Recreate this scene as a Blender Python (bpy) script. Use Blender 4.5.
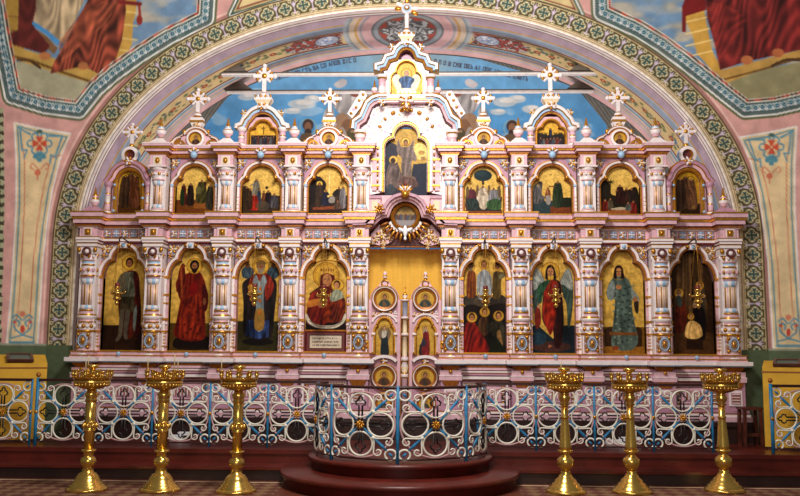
import bpy, math, random
import numpy as np
from mathutils import Matrix, Vector

# ------------------------------------------------------------------ camera, world, lights, exposure
scene = bpy.context.scene
for o in list(bpy.data.objects):
    bpy.data.objects.remove(o)
COL = scene.collection
FPX = 850.0
CAM = np.array([.295, -11.49, 1.45])
_yaw = math.atan(27.3 / FPX); _pit = math.atan(103 / FPX); _rol = math.radians(.4)
_F = np.array([-math.sin(_yaw) * math.cos(_pit), math.cos(_yaw) * math.cos(_pit), math.sin(_pit)])
_R0 = np.array([math.cos(_yaw), math.sin(_yaw), 0]); _U0 = np.cross(_R0, _F)
_R = _R0 * math.cos(_rol) + _U0 * math.sin(_rol); _U = _U0 * math.cos(_rol) - _R0 * math.sin(_rol)
cd = bpy.data.cameras.new('camera'); cam = bpy.data.objects.new('camera', cd); COL.objects.link(cam)
cd.sensor_width = 36; cd.lens = FPX / 800 * 36; cd.clip_start = .05; cd.clip_end = 200
M4 = Matrix(((_R[0], _U[0], -_F[0], CAM[0]), (_R[1], _U[1], -_F[1], CAM[1]), (_R[2], _U[2], -_F[2], CAM[2]), (0, 0, 0, 1)))
cam.matrix_world = M4
scene.camera = cam

world = bpy.data.worlds.new('world'); scene.world = world; world.use_nodes = True
bg = world.node_tree.nodes['Background']
bg.inputs[0].default_value = (1.0, .93, .86, 1); bg.inputs[1].default_value = .10

def area_light(name, loc, target, size, power, color, size_y=None):
    l = bpy.data.lights.new(name, 'AREA'); l.energy = power; l.color = color; l.size = size
    if size_y:
        l.shape = 'RECTANGLE'; l.size_y = size_y
    o = bpy.data.objects.new(name, l); COL.objects.link(o); o.location = loc
    d = Vector(target) - Vector(loc); o.rotation_euler = d.to_track_quat('-Z', 'Y').to_euler()
    return o
# central light from the dome; added fills behind the camera and behind the screen
area_light('dome_window_light', (0, -4.9, 6.4), (0, 0, 3.4), 1.4, 370, (1, .97, .93))
area_light('nave_window_light', (0, -13.5, 5.5), (0, 0, 2.2), 5, 380, (1, .93, .84), 3)  # added broad fill for the whole front, no visible source
area_light('apse_window_light', (0, 2.3, 2.0), (0, 1.5, 6.0), 4.5, 190, (1, .96, .92), 1.6)  # added upward fill, hidden by the screen, to brighten soffit and conch
vs = scene.view_settings
vs.view_transform = 'Standard'; vs.look = 'None'; vs.gamma = 1; vs.exposure = 0.0; vs.use_curve_mapping = False

# ------------------------------------------------------------------ measuring helpers (photo pixel <-> metres on a plane)
def proj(X, Y, Z):
    X = np.asarray(X, float); Y = np.asarray(Y, float); Z = np.asarray(Z, float)
    dx, dy, dz = X - CAM[0], Y - CAM[1], Z - CAM[2]
    z = dx * _F[0] + dy * _F[1] + dz * _F[2]; z = np.where(z < .1, .1, z)
    return 400 + FPX * (dx * _R[0] + dy * _R[1] + dz * _R[2]) / z, 248 - FPX * (dx * _U[0] + dy * _U[1] + dz * _U[2]) / z
def un(px, py, Y=0.0):
    v = _F + _R * (px - 400) / FPX + _U * (248 - py) / FPX
    return CAM + v * (Y - CAM[1]) / v[1]
def zz(py, Y=0.0): return float(un(405.5, py, Y)[2])
def mm(off, py, Y=0.0): return float(un(405.5 + off, py, Y)[0] - un(405.5, py, Y)[0])

# ------------------------------------------------------------------ materials
def srgb(c):
    c = np.asarray(c, float) / 255.
    return np.where(c <= .04045, c / 12.92, ((c + .055) / 1.055) ** 2.4)
MATS = {}
def material(name, col, rough=.5, metal=0., var=.08, scale=14., bump=.0, spec=.5):
    m = bpy.data.materials.new(name); m.use_nodes = True
    nt = m.node_tree; b = nt.nodes['Principled BSDF']
    c = srgb(col)
    tc = nt.nodes.new('ShaderNodeTexCoord'); nz = nt.nodes.new('ShaderNodeTexNoise')
    nz.inputs['Scale'].default_value = scale; nz.inputs['Detail'].default_value = 3
    nt.links.new(tc.outputs['Object'], nz.inputs['Vector'])
    rp = nt.nodes.new('ShaderNodeValToRGB'); rp.color_ramp.elements[0].position = .3; rp.color_ramp.elements[1].position = .7
    lo = np.clip(c * (1 - var * 2), 0, 1); hi = np.clip(c * (1 + var), 0, 1)
    rp.color_ramp.elements[0].color = (*lo, 1); rp.color_ramp.elements[1].color = (*hi, 1)
    nt.links.new(nz.outputs['Fac'], rp.inputs['Fac']); nt.links.new(rp.outputs['Color'], b.inputs['Base Color'])
    b.inputs['Roughness'].default_value = rough; b.inputs['Metallic'].default_value = metal
    b.inputs['Specular IOR Level'].default_value = spec
    if bump:
        bp = nt.nodes.new('ShaderNodeBump'); bp.inputs['Strength'].default_value = bump; bp.inputs['Distance'].default_value = .01
        nt.links.new(nz.outputs['Fac'], bp.inputs['Height']); nt.links.new(bp.outputs['Normal'], b.inputs['Normal'])
    MATS[name] = m
    return m
material('pink', (226, 180, 190), .42)
material('mauve', (190, 140, 160), .42)
material('white', (242, 228, 226), .38, var=.04)
material('cream', (240, 214, 176), .42)
material('gold', (214, 150, 52), .3, .65, var=.15, scale=30)
material('gold_dark', (176, 104, 36), .42, .3, var=.18, scale=30)
material('brass', (232, 190, 96), .22, .85, var=.1, scale=9)
material('blue', (166, 200, 230), .4)
material('red', (120, 40, 34), .45)
material('dark', (40, 26, 24), .6)
material('maroon', (104, 42, 40), .5)
material('slate', (150, 150, 172), .5)
material('rail_white', (246, 240, 224), .45, var=.04)
material('rail_pink', (206, 160, 160), .5)
material('rail_blue', (38, 128, 178), .4, var=.15)
material('rail_dark', (58, 26, 24), .4)
material('iron', (22, 18, 20), .45)
material('step_red', (98, 34, 26), .3, var=.16, scale=5, bump=.1)
material('plinth', (48, 24, 20), .45, var=.2, scale=6)
material('wood', (84, 36, 24), .4, var=.25, scale=8)
material('wax', (232, 210, 160), .5)
material('cloth_white', (250, 250, 252), .7, var=.02)

def carved_mat():
    m = material('carved', (240, 226, 222), .45); nt = m.node_tree; b = nt.nodes['Principled BSDF']
    vo = nt.nodes.new('ShaderNodeTexVoronoi'); vo.inputs['Scale'].default_value = 22; vo.feature = 'SMOOTH_F1'
    nz = next(n for n in nt.nodes if n.type == 'TEX_NOISE'); tc = next(n for n in nt.nodes if n.type == 'TEX_COORD'); rp = next(n for n in nt.nodes if n.type == 'VALTORGB')
    nt.links.new(tc.outputs['Object'], vo.inputs['Vector']); nt.links.new(vo.outputs['Distance'], rp.inputs['Fac'])
    cr = rp.color_ramp; cr.elements[0].position = .08; cr.elements[0].color = (*srgb((206, 150, 70)), 1); cr.elements[1].position = .7; cr.elements[1].color = (*srgb((214, 164, 186)), 1)
    e = cr.elements.new(.24); e.color = (*srgb((242, 228, 222)), 1); e = cr.elements.new(.48); e.color = (*srgb((242, 226, 226)), 1)
    bp = nt.nodes.new('ShaderNodeBump'); bp.inputs['Strength'].default_value = .6; bp.inputs['Distance'].default_value = .02; bp.invert = True
    nt.links.new(vo.outputs['Distance'], bp.inputs['Height']); nt.links.new(bp.outputs['Normal'], b.inputs['Normal'])
carved_mat()
def paint_mat(name, rough=.5, spec=.4):
    m = bpy.data.materials.new(name); m.use_nodes = True
    nt = m.node_tree; b = nt.nodes['Principled BSDF']
    a = nt.nodes.new('ShaderNodeVertexColor'); a.layer_name = 'paint'
    tc = nt.nodes.new('ShaderNodeTexCoord'); nz = nt.nodes.new('ShaderNodeTexNoise'); nz.inputs['Scale'].default_value = 60
    nt.links.new(tc.outputs['Object'], nz.inputs['Vector'])
    mp = nt.nodes.new('ShaderNodeMapRange'); mp.inputs['To Min'].default_value = .82; mp.inputs['To Max'].default_value = 1.14
    nt.links.new(nz.outputs['Fac'], mp.inputs['Value'])
    mx = nt.nodes.new('ShaderNodeVectorMath'); mx.operation = 'SCALE'
    nt.links.new(a.outputs['Color'], mx.inputs[0]); nt.links.new(mp.outputs['Result'], mx.inputs['Scale'])
    nt.links.new(mx.outputs['Vector'], b.inputs['Base Color'])
    b.inputs['Roughness'].default_value = rough; b.inputs['Specular IOR Level'].default_value = spec
    MATS[name] = m
paint_mat('wall_paint', .75, .2)
paint_mat('icon_paint', .45, .12)

# ------------------------------------------------------------------ objects and tags
def tag(o, label=None, cat=None, group=None, kind=None):
    if label: o['label'] = label
    if cat: o['category'] = cat
    if group: o['group'] = group
    if kind: o['kind'] = kind
    return o
def empty(name, loc=(0, 0, 0), rz=0, parent=None):
    o = bpy.data.objects.new(name, None); COL.objects.link(o); o.location = loc; o.rotation_euler = (0, 0, rz)
    o.empty_display_size = .1
    if parent: o.parent = parent
    return o
def inst(name, mesh, parent=None, loc=(0, 0, 0), rot=(0, 0, 0), sc=(1, 1, 1)):
    o = bpy.data.objects.new(name, mesh); COL.objects.link(o); o.location = loc; o.rotation_euler = rot; o.scale = sc
    if parent: o.parent = parent
    return o
def copy_tree(o, parent=None):
    c = o.copy(); COL.objects.link(c); c.parent = parent
    for ch in list(o.children): copy_tree(ch, c)
    return c

class MB:
    def __init__(s): s.v = []; s.f = []; s.m = []; s.sm = []
    def add(s, vs, fs, mat, smooth=False):
        b = len(s.v); s.v.extend(vs)
        for i, f in enumerate(fs):
            s.f.append(tuple(q + b for q in f)); s.m.append(mat if isinstance(mat, str) else mat[i]); s.sm.append(smooth)
        return s
    def box(s, x0, x1, y0, y1, z0, z1, mat):
        v = [(x, y, z) for z in (z0, z1) for y in (y0, y1) for x in (x0, x1)]
        return s.add(v, [(0, 2, 3, 1), (4, 5, 7, 6), (0, 1, 5, 4), (2, 6, 7, 3), (0, 4, 6, 2), (1, 3, 7, 5)], mat)
    def frustum(s, cx, cy, z0, z1, a0, b0, a1, b1, mat):
        v = [(cx + sx * a, cy + sy * b, z) for z, a, b in ((z0, a0, b0), (z1, a1, b1)) for sy in (-1, 1) for sx in (-1, 1)]
        return s.add(v, [(0, 2, 3, 1), (4, 5, 7, 6), (0, 1, 5, 4), (2, 6, 7, 3), (0, 4, 6, 2), (1, 3, 7, 5)], mat)
    def lathe(s, prof, cx=0, cy=0, cz=0, seg=14, axis='z', alt=None, flute=0.):
        """prof: (r, z, mat of the segment above). alt: {mat: (mat_a, mat_b)} alternates round the axis"""
        vs = []; fs = []; ms = []
        cm = lambda m: alt[m][0] if alt and m in alt else m
        for r, z, *_ in prof:
            for k in range(seg):
                a = 2 * math.pi * (k + .5) / seg
                rr = r * (1 + (flute if k % 2 else -flute))
                x, y = rr * math.cos(a), rr * math.sin(a)
                vs.append((cx + x, cy + y, cz + z) if axis == 'z' else (cx + x, cy - z, cz + y))
        for i in range(len(prof) - 1):
            for k in range(seg):
                k2 = (k + 1) % seg
                fs.append((i * seg + k, i * seg + k2, (i + 1) * seg + k2, (i + 1) * seg + k))
                m = prof[i][2]
                if alt and m in alt: m = alt[m][k % len(alt[m])]
                ms.append(m)
        fs.append(tuple(range(seg))[::-1]); ms.append(cm(prof[0][2]))
        n = (len(prof) - 1) * seg
        fs.append(tuple(range(n, n + seg))); ms.append(cm(prof[-2][2]))
        return s.add(vs, fs, ms, True)
    def tube(s, pts, r, mat, sides=6, closed=False, rs=None):
        P = [Vector(p) for p in pts]; n = len(P); vs = []; fs = []
        for i, p in enumerate(P):
            if closed: t = P[(i + 1) % n] - P[i - 1]
            else: t = P[min(i + 1, n - 1)] - P[max(i - 1, 0)]
            t.normalize()
            up = Vector((0, 1, 0)) if abs(t.y) < .9 else Vector((1, 0, 0))
            a = t.cross(up).normalized(); b = t.cross(a).normalized()
            q = rs[i] if rs else r
            for k in range(sides):
                an = 2 * math.pi * k / sides
                vs.append(tuple(p + a * math.cos(an) * q + b * math.sin(an) * q))
        for i in range(n if closed else n - 1):
            j = (i + 1) % n
            for k in range(sides):
                k2 = (k + 1) % sides
                fs.append((i * sides + k, i * sides + k2, j * sides + k2, j * sides + k))
        if not closed:
            fs.append(tuple(range(sides))[::-1]); fs.append(tuple((n - 1) * sides + k for k in range(sides)))
        return s.add(vs, fs, mat, True)
    def blob(s, c, r, mat, nu=8, nv=5, rot=0.):
        """ellipsoid, rotated by rot in the XZ plane"""
        vs = [(0, 0, -1)]; fs = []
        for i in range(1, nv):
            p = -math.pi / 2 + math.pi * i / nv
            for k in range(nu):
                a = 2 * math.pi * k / nu
                vs.append((math.cos(p) * math.cos(a), math.cos(p) * math.sin(a), math.sin(p)))
        vs.append((0, 0, 1)); L = len(vs) - 1
        for k in range(nu):
            k2 = (k + 1) % nu
            fs.append((0, 1 + k2, 1 + k)); fs.append((L, L - nu + k, L - nu + k2))
            for i in range(nv - 2):
                fs.append((1 + i * nu + k, 1 + i * nu + k2, 1 + (i + 1) * nu + k2, 1 + (i + 1) * nu + k))
        ca, sa = math.cos(rot), math.sin(rot)
        out = []
        for x, y, z in vs:
            x *= r[0]; y *= r[1]; z *= r[2]
            out.append((c[0] + x * ca - z * sa, c[1] + y, c[2] + x * sa + z * ca))
        return s.add(out, fs, mat, True)
    def prism(s, out, y0, y1, mat, side=None):
        """polygon (x,z) list extruded between y0 (front) and y1"""
        n = len(out)
        vs = [(x, y0, z) for x, z in out] + [(x, y1, z) for x, z in out]
        fs = [tuple(range(n))] + [tuple(range(2 * n - 1, n - 1, -1))] + [(i, n + i, n + (i + 1) % n, (i + 1) % n) for i in range(n)]
        return s.add(vs, fs, [mat, mat] + [side or mat] * n)
    def sweep(s, path, prof, mats, closed=False, smooth=False):
        """moulding: profile (offset along the left normal, y) carried along an (x,z) path"""
        n = len(path); N = []
        for i in range(n):
            a = np.array(path[i - 1] if (closed or i) else path[i], float); b = np.array(path[i], float)
            c = np.array(path[(i + 1) % n] if (closed or i < n - 1) else path[i], float)
            t1 = b - a; t2 = c - b
            l1 = np.hypot(*t1); l2 = np.hypot(*t2)
            if l1 < 1e-9: t1, l1 = t2, l2
            if l2 < 1e-9: t2, l2 = t1, l1
            t1 = t1 / max(l1, 1e-9); t2 = t2 / max(l2, 1e-9)
            n1 = np.array((-t1[1], t1[0])); n2 = np.array((-t2[1], t2[0]))
            m = n1 + n2; l = np.hypot(*m)
            m = n1 if l < 1e-6 else m / l
            N.append(m / max(.6, float(m @ n1)))
        k = len(prof); vs = []; fs = []; ms = []
        for i in range(n):
            for o, y in prof:
                vs.append((path[i][0] + N[i][0] * o, y, path[i][1] + N[i][1] * o))
        for i in range(n if closed else n - 1):
            j = (i + 1) % n
            for q in range(k - 1):
                fs.append((i * k + q, j * k + q, j * k + q + 1, i * k + q + 1)); ms.append(mats[q] if not isinstance(mats, str) else mats)
        if not closed:
            fs.append(tuple(range(k))); ms.append(ms[0]); fs.append(tuple((n - 1) * k + q for q in range(k))[::-1]); ms.append(ms[0])
        return s.add(vs, fs, ms, smooth)
    def bend(s, fn): s.v = [fn(*p) for p in s.v]; return s
    def mesh(s, name):
        me = bpy.data.meshes.new(name); me.from_pydata(s.v, [], s.f)
        names = []
        for q in s.m:
            if q not in names: names.append(q)
        for q in names: me.materials.append(MATS[q])
        me.polygons.foreach_set('material_index', [names.index(q) for q in s.m])
        me.polygons.foreach_set('use_smooth', s.sm)
        me.update()
        import bmesh
        bm = bmesh.new(); bm.from_mesh(me); bmesh.ops.recalc_face_normals(bm, faces=bm.faces); bm.to_mesh(me); bm.free()
        return me
    def build(s, name, parent=None, loc=(0, 0, 0), rot=(0, 0, 0)):
        return inst(name, s.mesh(name), parent, loc, rot)

def arc(cx, cz, rx, rz, a0, a1, n=10):
    return [(cx + rx * math.cos(math.radians(a0 + (a1 - a0) * i / n)), cz + rz * math.sin(math.radians(a0 + (a1 - a0) * i / n))) for i in range(n + 1)]

# ------------------------------------------------------------------ painter: colours computed per vertex of a fine surface grid
def vnoise(x, y, seed=0):
    rng = np.random.RandomState(seed); T = rng.rand(64, 64)
    xi = np.floor(x).astype(int); yi = np.floor(y).astype(int); fx = x - xi; fy = y - yi
    fx = fx * fx * (3 - 2 * fx); fy = fy * fy * (3 - 2 * fy)
    a = T[xi % 64, yi % 64]; b = T[(xi + 1) % 64, yi % 64]; c = T[xi % 64, (yi + 1) % 64]; d = T[(xi + 1) % 64, (yi + 1) % 64]
    return (a * (1 - fx) + b * fx) * (1 - fy) + (c * (1 - fx) + d * fx) * fy
def spl(pts, n=5, closed=True):
    P = np.array(pts, float); m = len(P); out = []
    for i in range(m if closed else m - 1):
        if closed: p0, p1, p2, p3 = P[i - 1], P[i], P[(i + 1) % m], P[(i + 2) % m]
        else: p0, p1, p2, p3 = P[max(i - 1, 0)], P[i], P[i + 1], P[min(i + 2, m - 1)]
        for k in range(n):
            t = k / n
            out.append(.5 * ((2 * p1) + (-p0 + p2) * t + (2 * p0 - 5 * p1 + 4 * p2 - p3) * t * t + (-p0 + 3 * p1 - 3 * p2 + p3) * t ** 3))
    if not closed: out.append(P[-1])
    return np.array(out)
def seg_dist(X, Y, P, closed):
    best = np.full(X.shape, 1e9); al = np.zeros(X.shape); L = 0.; n = len(P)
    for i in range(n if closed else n - 1):
        a = P[i]; b = P[(i + 1) % n]; d = b - a; l2 = d @ d
        if l2 < 1e-12: continue
        t = np.clip(((X - a[0]) * d[0] + (Y - a[1]) * d[1]) / l2, 0, 1)
        q = np.hypot(X - a[0] - t * d[0], Y - a[1] - t * d[1])
        w = q < best; best = np.where(w, q, best); al = np.where(w, L + t * math.sqrt(l2), al); L += math.sqrt(l2)
    return best, al
def inside(X, Y, P):
    ins = np.zeros(X.shape, bool); n = len(P)
    for i in range(n):
        a = P[i]; b = P[(i + 1) % n]
        if a[1] == b[1]: continue
        c = ((a[1] > Y) != (b[1] > Y)) & (X < (b[0] - a[0]) * (Y - a[1]) / (b[1] - a[1]) + a[0])
        ins ^= c
    return ins
class Can:
    def __init__(s, X, Y):
        s.X = np.asarray(X, float).ravel(); s.Y = np.asarray(Y, float).ravel(); s.c = np.zeros((len(s.X), 3)); s.soft = 1.5
    def _box(s, P, pad):
        a = P.min(0) - pad; b = P.max(0) + pad
        return np.nonzero((s.X > a[0]) & (s.X < b[0]) & (s.Y > a[1]) & (s.Y < b[1]))[0]
    def put(s, idx, al, col):
        col = np.asarray(col, float); al = np.asarray(al)[:, None]
        s.c[idx] = s.c[idx] * (1 - al) + col * al
    def fill(s, col): s.c[:] = col; return s
    def grad(s, c0, c1, y0, y1):
        t = np.clip((s.Y - y0) / (y1 - y0), 0, 1)[:, None]; s.c = np.asarray(c0, float) * (1 - t) + np.asarray(c1, float) * t; return s
    def poly(s, pts, col, sm=True, a=1., fold=None, seed=1):
        P = spl(pts) if sm else np.array(pts, float)
        i = s._box(P, s.soft)
        if len(i) == 0: return s
        x, y = s.X[i], s.Y[i]
        d, _ = seg_dist(x, y, P, True); sd = np.where(inside(x, y, P), d, -d)
        al = np.clip(.5 + sd / s.soft, 0, 1) * a
        col = np.tile(np.asarray(col, float), (len(i), 1))
        if fold:      # drapery: (spacing, strength, slant)
            sp, st, sl = fold
            ph = (x + sl * y) / sp * .55 + 2.6 * vnoise(x / sp / 2.5, y / sp / 9, seed)
            f = np.sin(ph * 2 * math.pi) * .45 + 1.3 * (vnoise(x / sp * 1.2, y / sp / 5, seed + 3) - .5)
            col = np.clip(col * (1 + st * f)[:, None], 0, 255)
        s.c[i] = s.c[i] * (1 - al[:, None]) + col * al[:, None]
        return s
    def ell(s, cx, cy, rx, ry, col, a=1.):
        P = np.array([(cx - rx, cy - ry), (cx + rx, cy + ry)]); i = s._box(P, s.soft)
        if len(i) == 0: return s
        k = np.hypot((s.X[i] - cx) / rx, (s.Y[i] - cy) / ry)
        s.put(i, np.clip(.5 + (1 - k) * min(rx, ry) / s.soft, 0, 1) * a, col); return s
    def ring(s, cx, cy, r, w, col, ry=None, a=1.):
        ry = ry or r
        P = np.array([(cx - r - w, cy - ry - w), (cx + r + w, cy + ry + w)]); i = s._box(P, s.soft)
        if len(i) == 0: return s
        k = np.hypot((s.X[i] - cx) / r, (s.Y[i] - cy) / ry)
        s.put(i, np.clip(.5 + (w / 2 - abs(k - 1) * min(r, ry)) / s.soft, 0, 1) * a, col); return s
    def line(s, pts, w, col, sm=False, a=1., closed=False):
        P = spl(pts, 5, closed) if sm else np.array(pts, float)
        i = s._box(P, w + s.soft)
        if len(i) == 0: return s
        d, _ = seg_dist(s.X[i], s.Y[i], P, closed)
        s.put(i, np.clip(.5 + (w / 2 - d) / s.soft, 0, 1) * a, col); return s
    def noise(s, amp, sc, seed=0):
        s.c = np.clip(s.c * (1 + amp * (vnoise(s.X / sc, s.Y / sc, seed) + .5 * vnoise(s.X / sc * 2.3, s.Y / sc * 2.3, seed + 1) - .75))[:, None], 0, 255); return s
    def mask(s, m, col, a=1.):
        al = np.clip(np.asarray(m, float), 0, 1)[:, None] * a
        s.c = s.c * (1 - al) + np.asarray(col, float) * al; return s
def grid_mesh(name, V, nx, ny, cols, mat, keep=None):
    """V (nx*ny,3), index i*ny+j"""
    I, J = np.meshgrid(np.arange(nx - 1), np.arange(ny - 1), indexing='ij'); I = I.ravel(); J = J.ravel()
    Q = np.stack([I * ny + J, (I + 1) * ny + J, (I + 1) * ny + J + 1, I * ny + J + 1], 1)
    if keep is not None:
        Q = Q[keep[Q].any(1)]
        used = np.unique(Q); mp = np.zeros(len(V), int); mp[used] = np.arange(len(used)); Q = mp[Q]; V = V[used]; cols = cols[used]
    me = bpy.data.meshes.new(name)
    me.vertices.add(len(V)); me.vertices.foreach_set('co', V.astype(np.float32).ravel())
    me.loops.add(len(Q) * 4); me.loops.foreach_set('vertex_index', Q.astype(np.int32).ravel())
    me.polygons.add(len(Q)); me.polygons.foreach_set('loop_start', np.arange(0, len(Q) * 4, 4, dtype=np.int32))
    me.polygons.foreach_set('loop_total', np.full(len(Q), 4, np.int32))
    me.update(calc_edges=True)
    at = me.color_attributes.new('paint', 'FLOAT_COLOR', 'POINT')
    at.data.foreach_set('color', np.concatenate([srgb(np.clip(cols, 0, 255)), np.ones((len(V), 1))], 1).astype(np.float32).ravel())
    me.materials.append(MATS[mat]); me.polygons.foreach_set('use_smooth', np.ones(len(Q), bool))
    me.validate(); return me

# ================================================================== STRUCTURE
SOL = .30                       # solea floor height
YW = -.05                       # plane of the arch wall
AX, Z0, TOP, NEXP = 4.68, 2.9, 6.42, 2.12
def arch_path(n_per_m):
    t = np.linspace(0, math.pi, 1500)
    c, s_ = np.cos(t), np.sin(t)
    x = -np.sign(c) * AX * np.abs(c) ** (2 / NEXP) - .03; z = Z0 + (TOP - Z0) * np.abs(s_) ** (2 / NEXP)
    P = np.concatenate([[(x[0], SOL)], np.stack([x, z], 1), [(x[-1], SOL)]])
    d = np.concatenate([[0], np.cumsum(np.hypot(*np.diff(P, axis=0).T))])
    S = np.linspace(0, d[-1], int(d[-1] * n_per_m) + 1)
    Q = np.stack([np.interp(S, d, P[:, 0]), np.interp(S, d, P[:, 1])], 1)
    T = np.gradient(Q, axis=0)
    k = max(3, int(n_per_m * .12)); ker = np.ones(2 * k + 1) / (2 * k + 1)
    Tp = np.pad(T, ((k, k), (0, 0)), 'edge'); T = np.stack([np.convolve(Tp[:, 0], ker, 'valid'), np.convolve(Tp[:, 1], ker, 'valid')], 1)
    T /= np.hypot(T[:, 0], T[:, 1])[:, None]
    N = np.stack([-T[:, 1], T[:, 0]], 1)
    return S, Q, N
DADO = 1.50
GREEN = (88, 100, 72)

# --- arch ring: clover border on the wall face
S, Q, N = arch_path(105)
O = np.linspace(-.215, .15, 40)
nx, ny = len(S), len(O)
PX = Q[:, None, 0] + N[:, None, 0] * O[None]; PZ = Q[:, None, 1] + N[:, None, 1] * O[None]
V = np.stack([PX, np.full_like(PX, YW), PZ], 2).reshape(-1, 3)
SS = np.repeat(S - S[-1] / 2, ny); OO = np.tile(O, nx)
cell = .262
u = (SS / cell) % 1.0; uu = (u - .5) * cell; vv = OO          # local coordinates in one clover cell
can = Can(uu * 100, vv * 100); can.soft = 1.2
can.fill((84, 76, 52))
can.mask(np.abs(OO) > .118, (206, 178, 128))
can.mask(np.clip((np.abs(OO) - .128) * 200, 0, 1), (92, 78, 58))
can.mask(OO < -.137, (218, 196, 158))
# clover: cream ground with four petals round a blue cross, and a lilac bud between the cells
for sx in (-1, 1):      # lilac lilies and cream curls between the clovers
    can.poly([(sx * 13.1 - 1.2, -9), (sx * 13.1 - .6, 0), (sx * 13.1 - 4.6, 8.5), (sx * 13.1 - 1.2, 6), (sx * 13.1, 10.5), (sx * 13.1 + 1.2, 6), (sx * 13.1 + 4.6, 8.5), (sx * 13.1 + .6, 0), (sx * 13.1 + 1.2, -9)], (206, 186, 204), False)
    can.ell(sx * 13.1, -8.4, 3.4, 1.7, (200, 180, 196)); can.ring(sx * 9.6, -9.4, 1.9, 1.3, (222, 206, 162)); can.ring(sx * 8.2, 9.6, 1.9, 1.3, (222, 206, 162))
for dx, dy in ((0, 1), (1, 0), (0, -1), (-1, 0)): can.ell(dx * 4.9, dy * 4.9, 4.6, 4.6, (224, 208, 164))
can.ell(0, 0, 5, 5, (224, 208, 164))
for dx, dy in ((0, 1), (1, 0), (0, -1), (-1, 0)):
    can.poly([(dy * .8, dx * .8), (dx * 7.6 + dy * 2.9, dy * 7.6 + dx * 2.9), (dx * 7.0, dy * 7.0), (dx * 7.6 - dy * 2.9, dy * 7.6 - dx * 2.9), (-dy * .8, -dx * .8)], (62, 84, 78), False)
can.ell(0, 0, 1.9, 1.9, (62, 84, 78))
for a in (45, 135, 225, 315): can.ell(5.0 * math.cos(math.radians(a)), 5.0 * math.sin(math.radians(a)), 1.1, 1.1, (84, 76, 52))
can.mask((OO < -.15) & (OO > -.163), (150, 110, 96)); can.mask((OO < -.178) & (OO > -.2), (246, 240, 230)); can.mask(OO < -.203, (176, 140, 140))
can.mask(V[:, 2] < DADO, GREEN)
can.noise(.12, 6)
me = grid_mesh('wall_front', V, nx, ny, can.c, 'wall_paint')
wall_front = tag(inst('wall_front', me), kind='structure')

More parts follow.
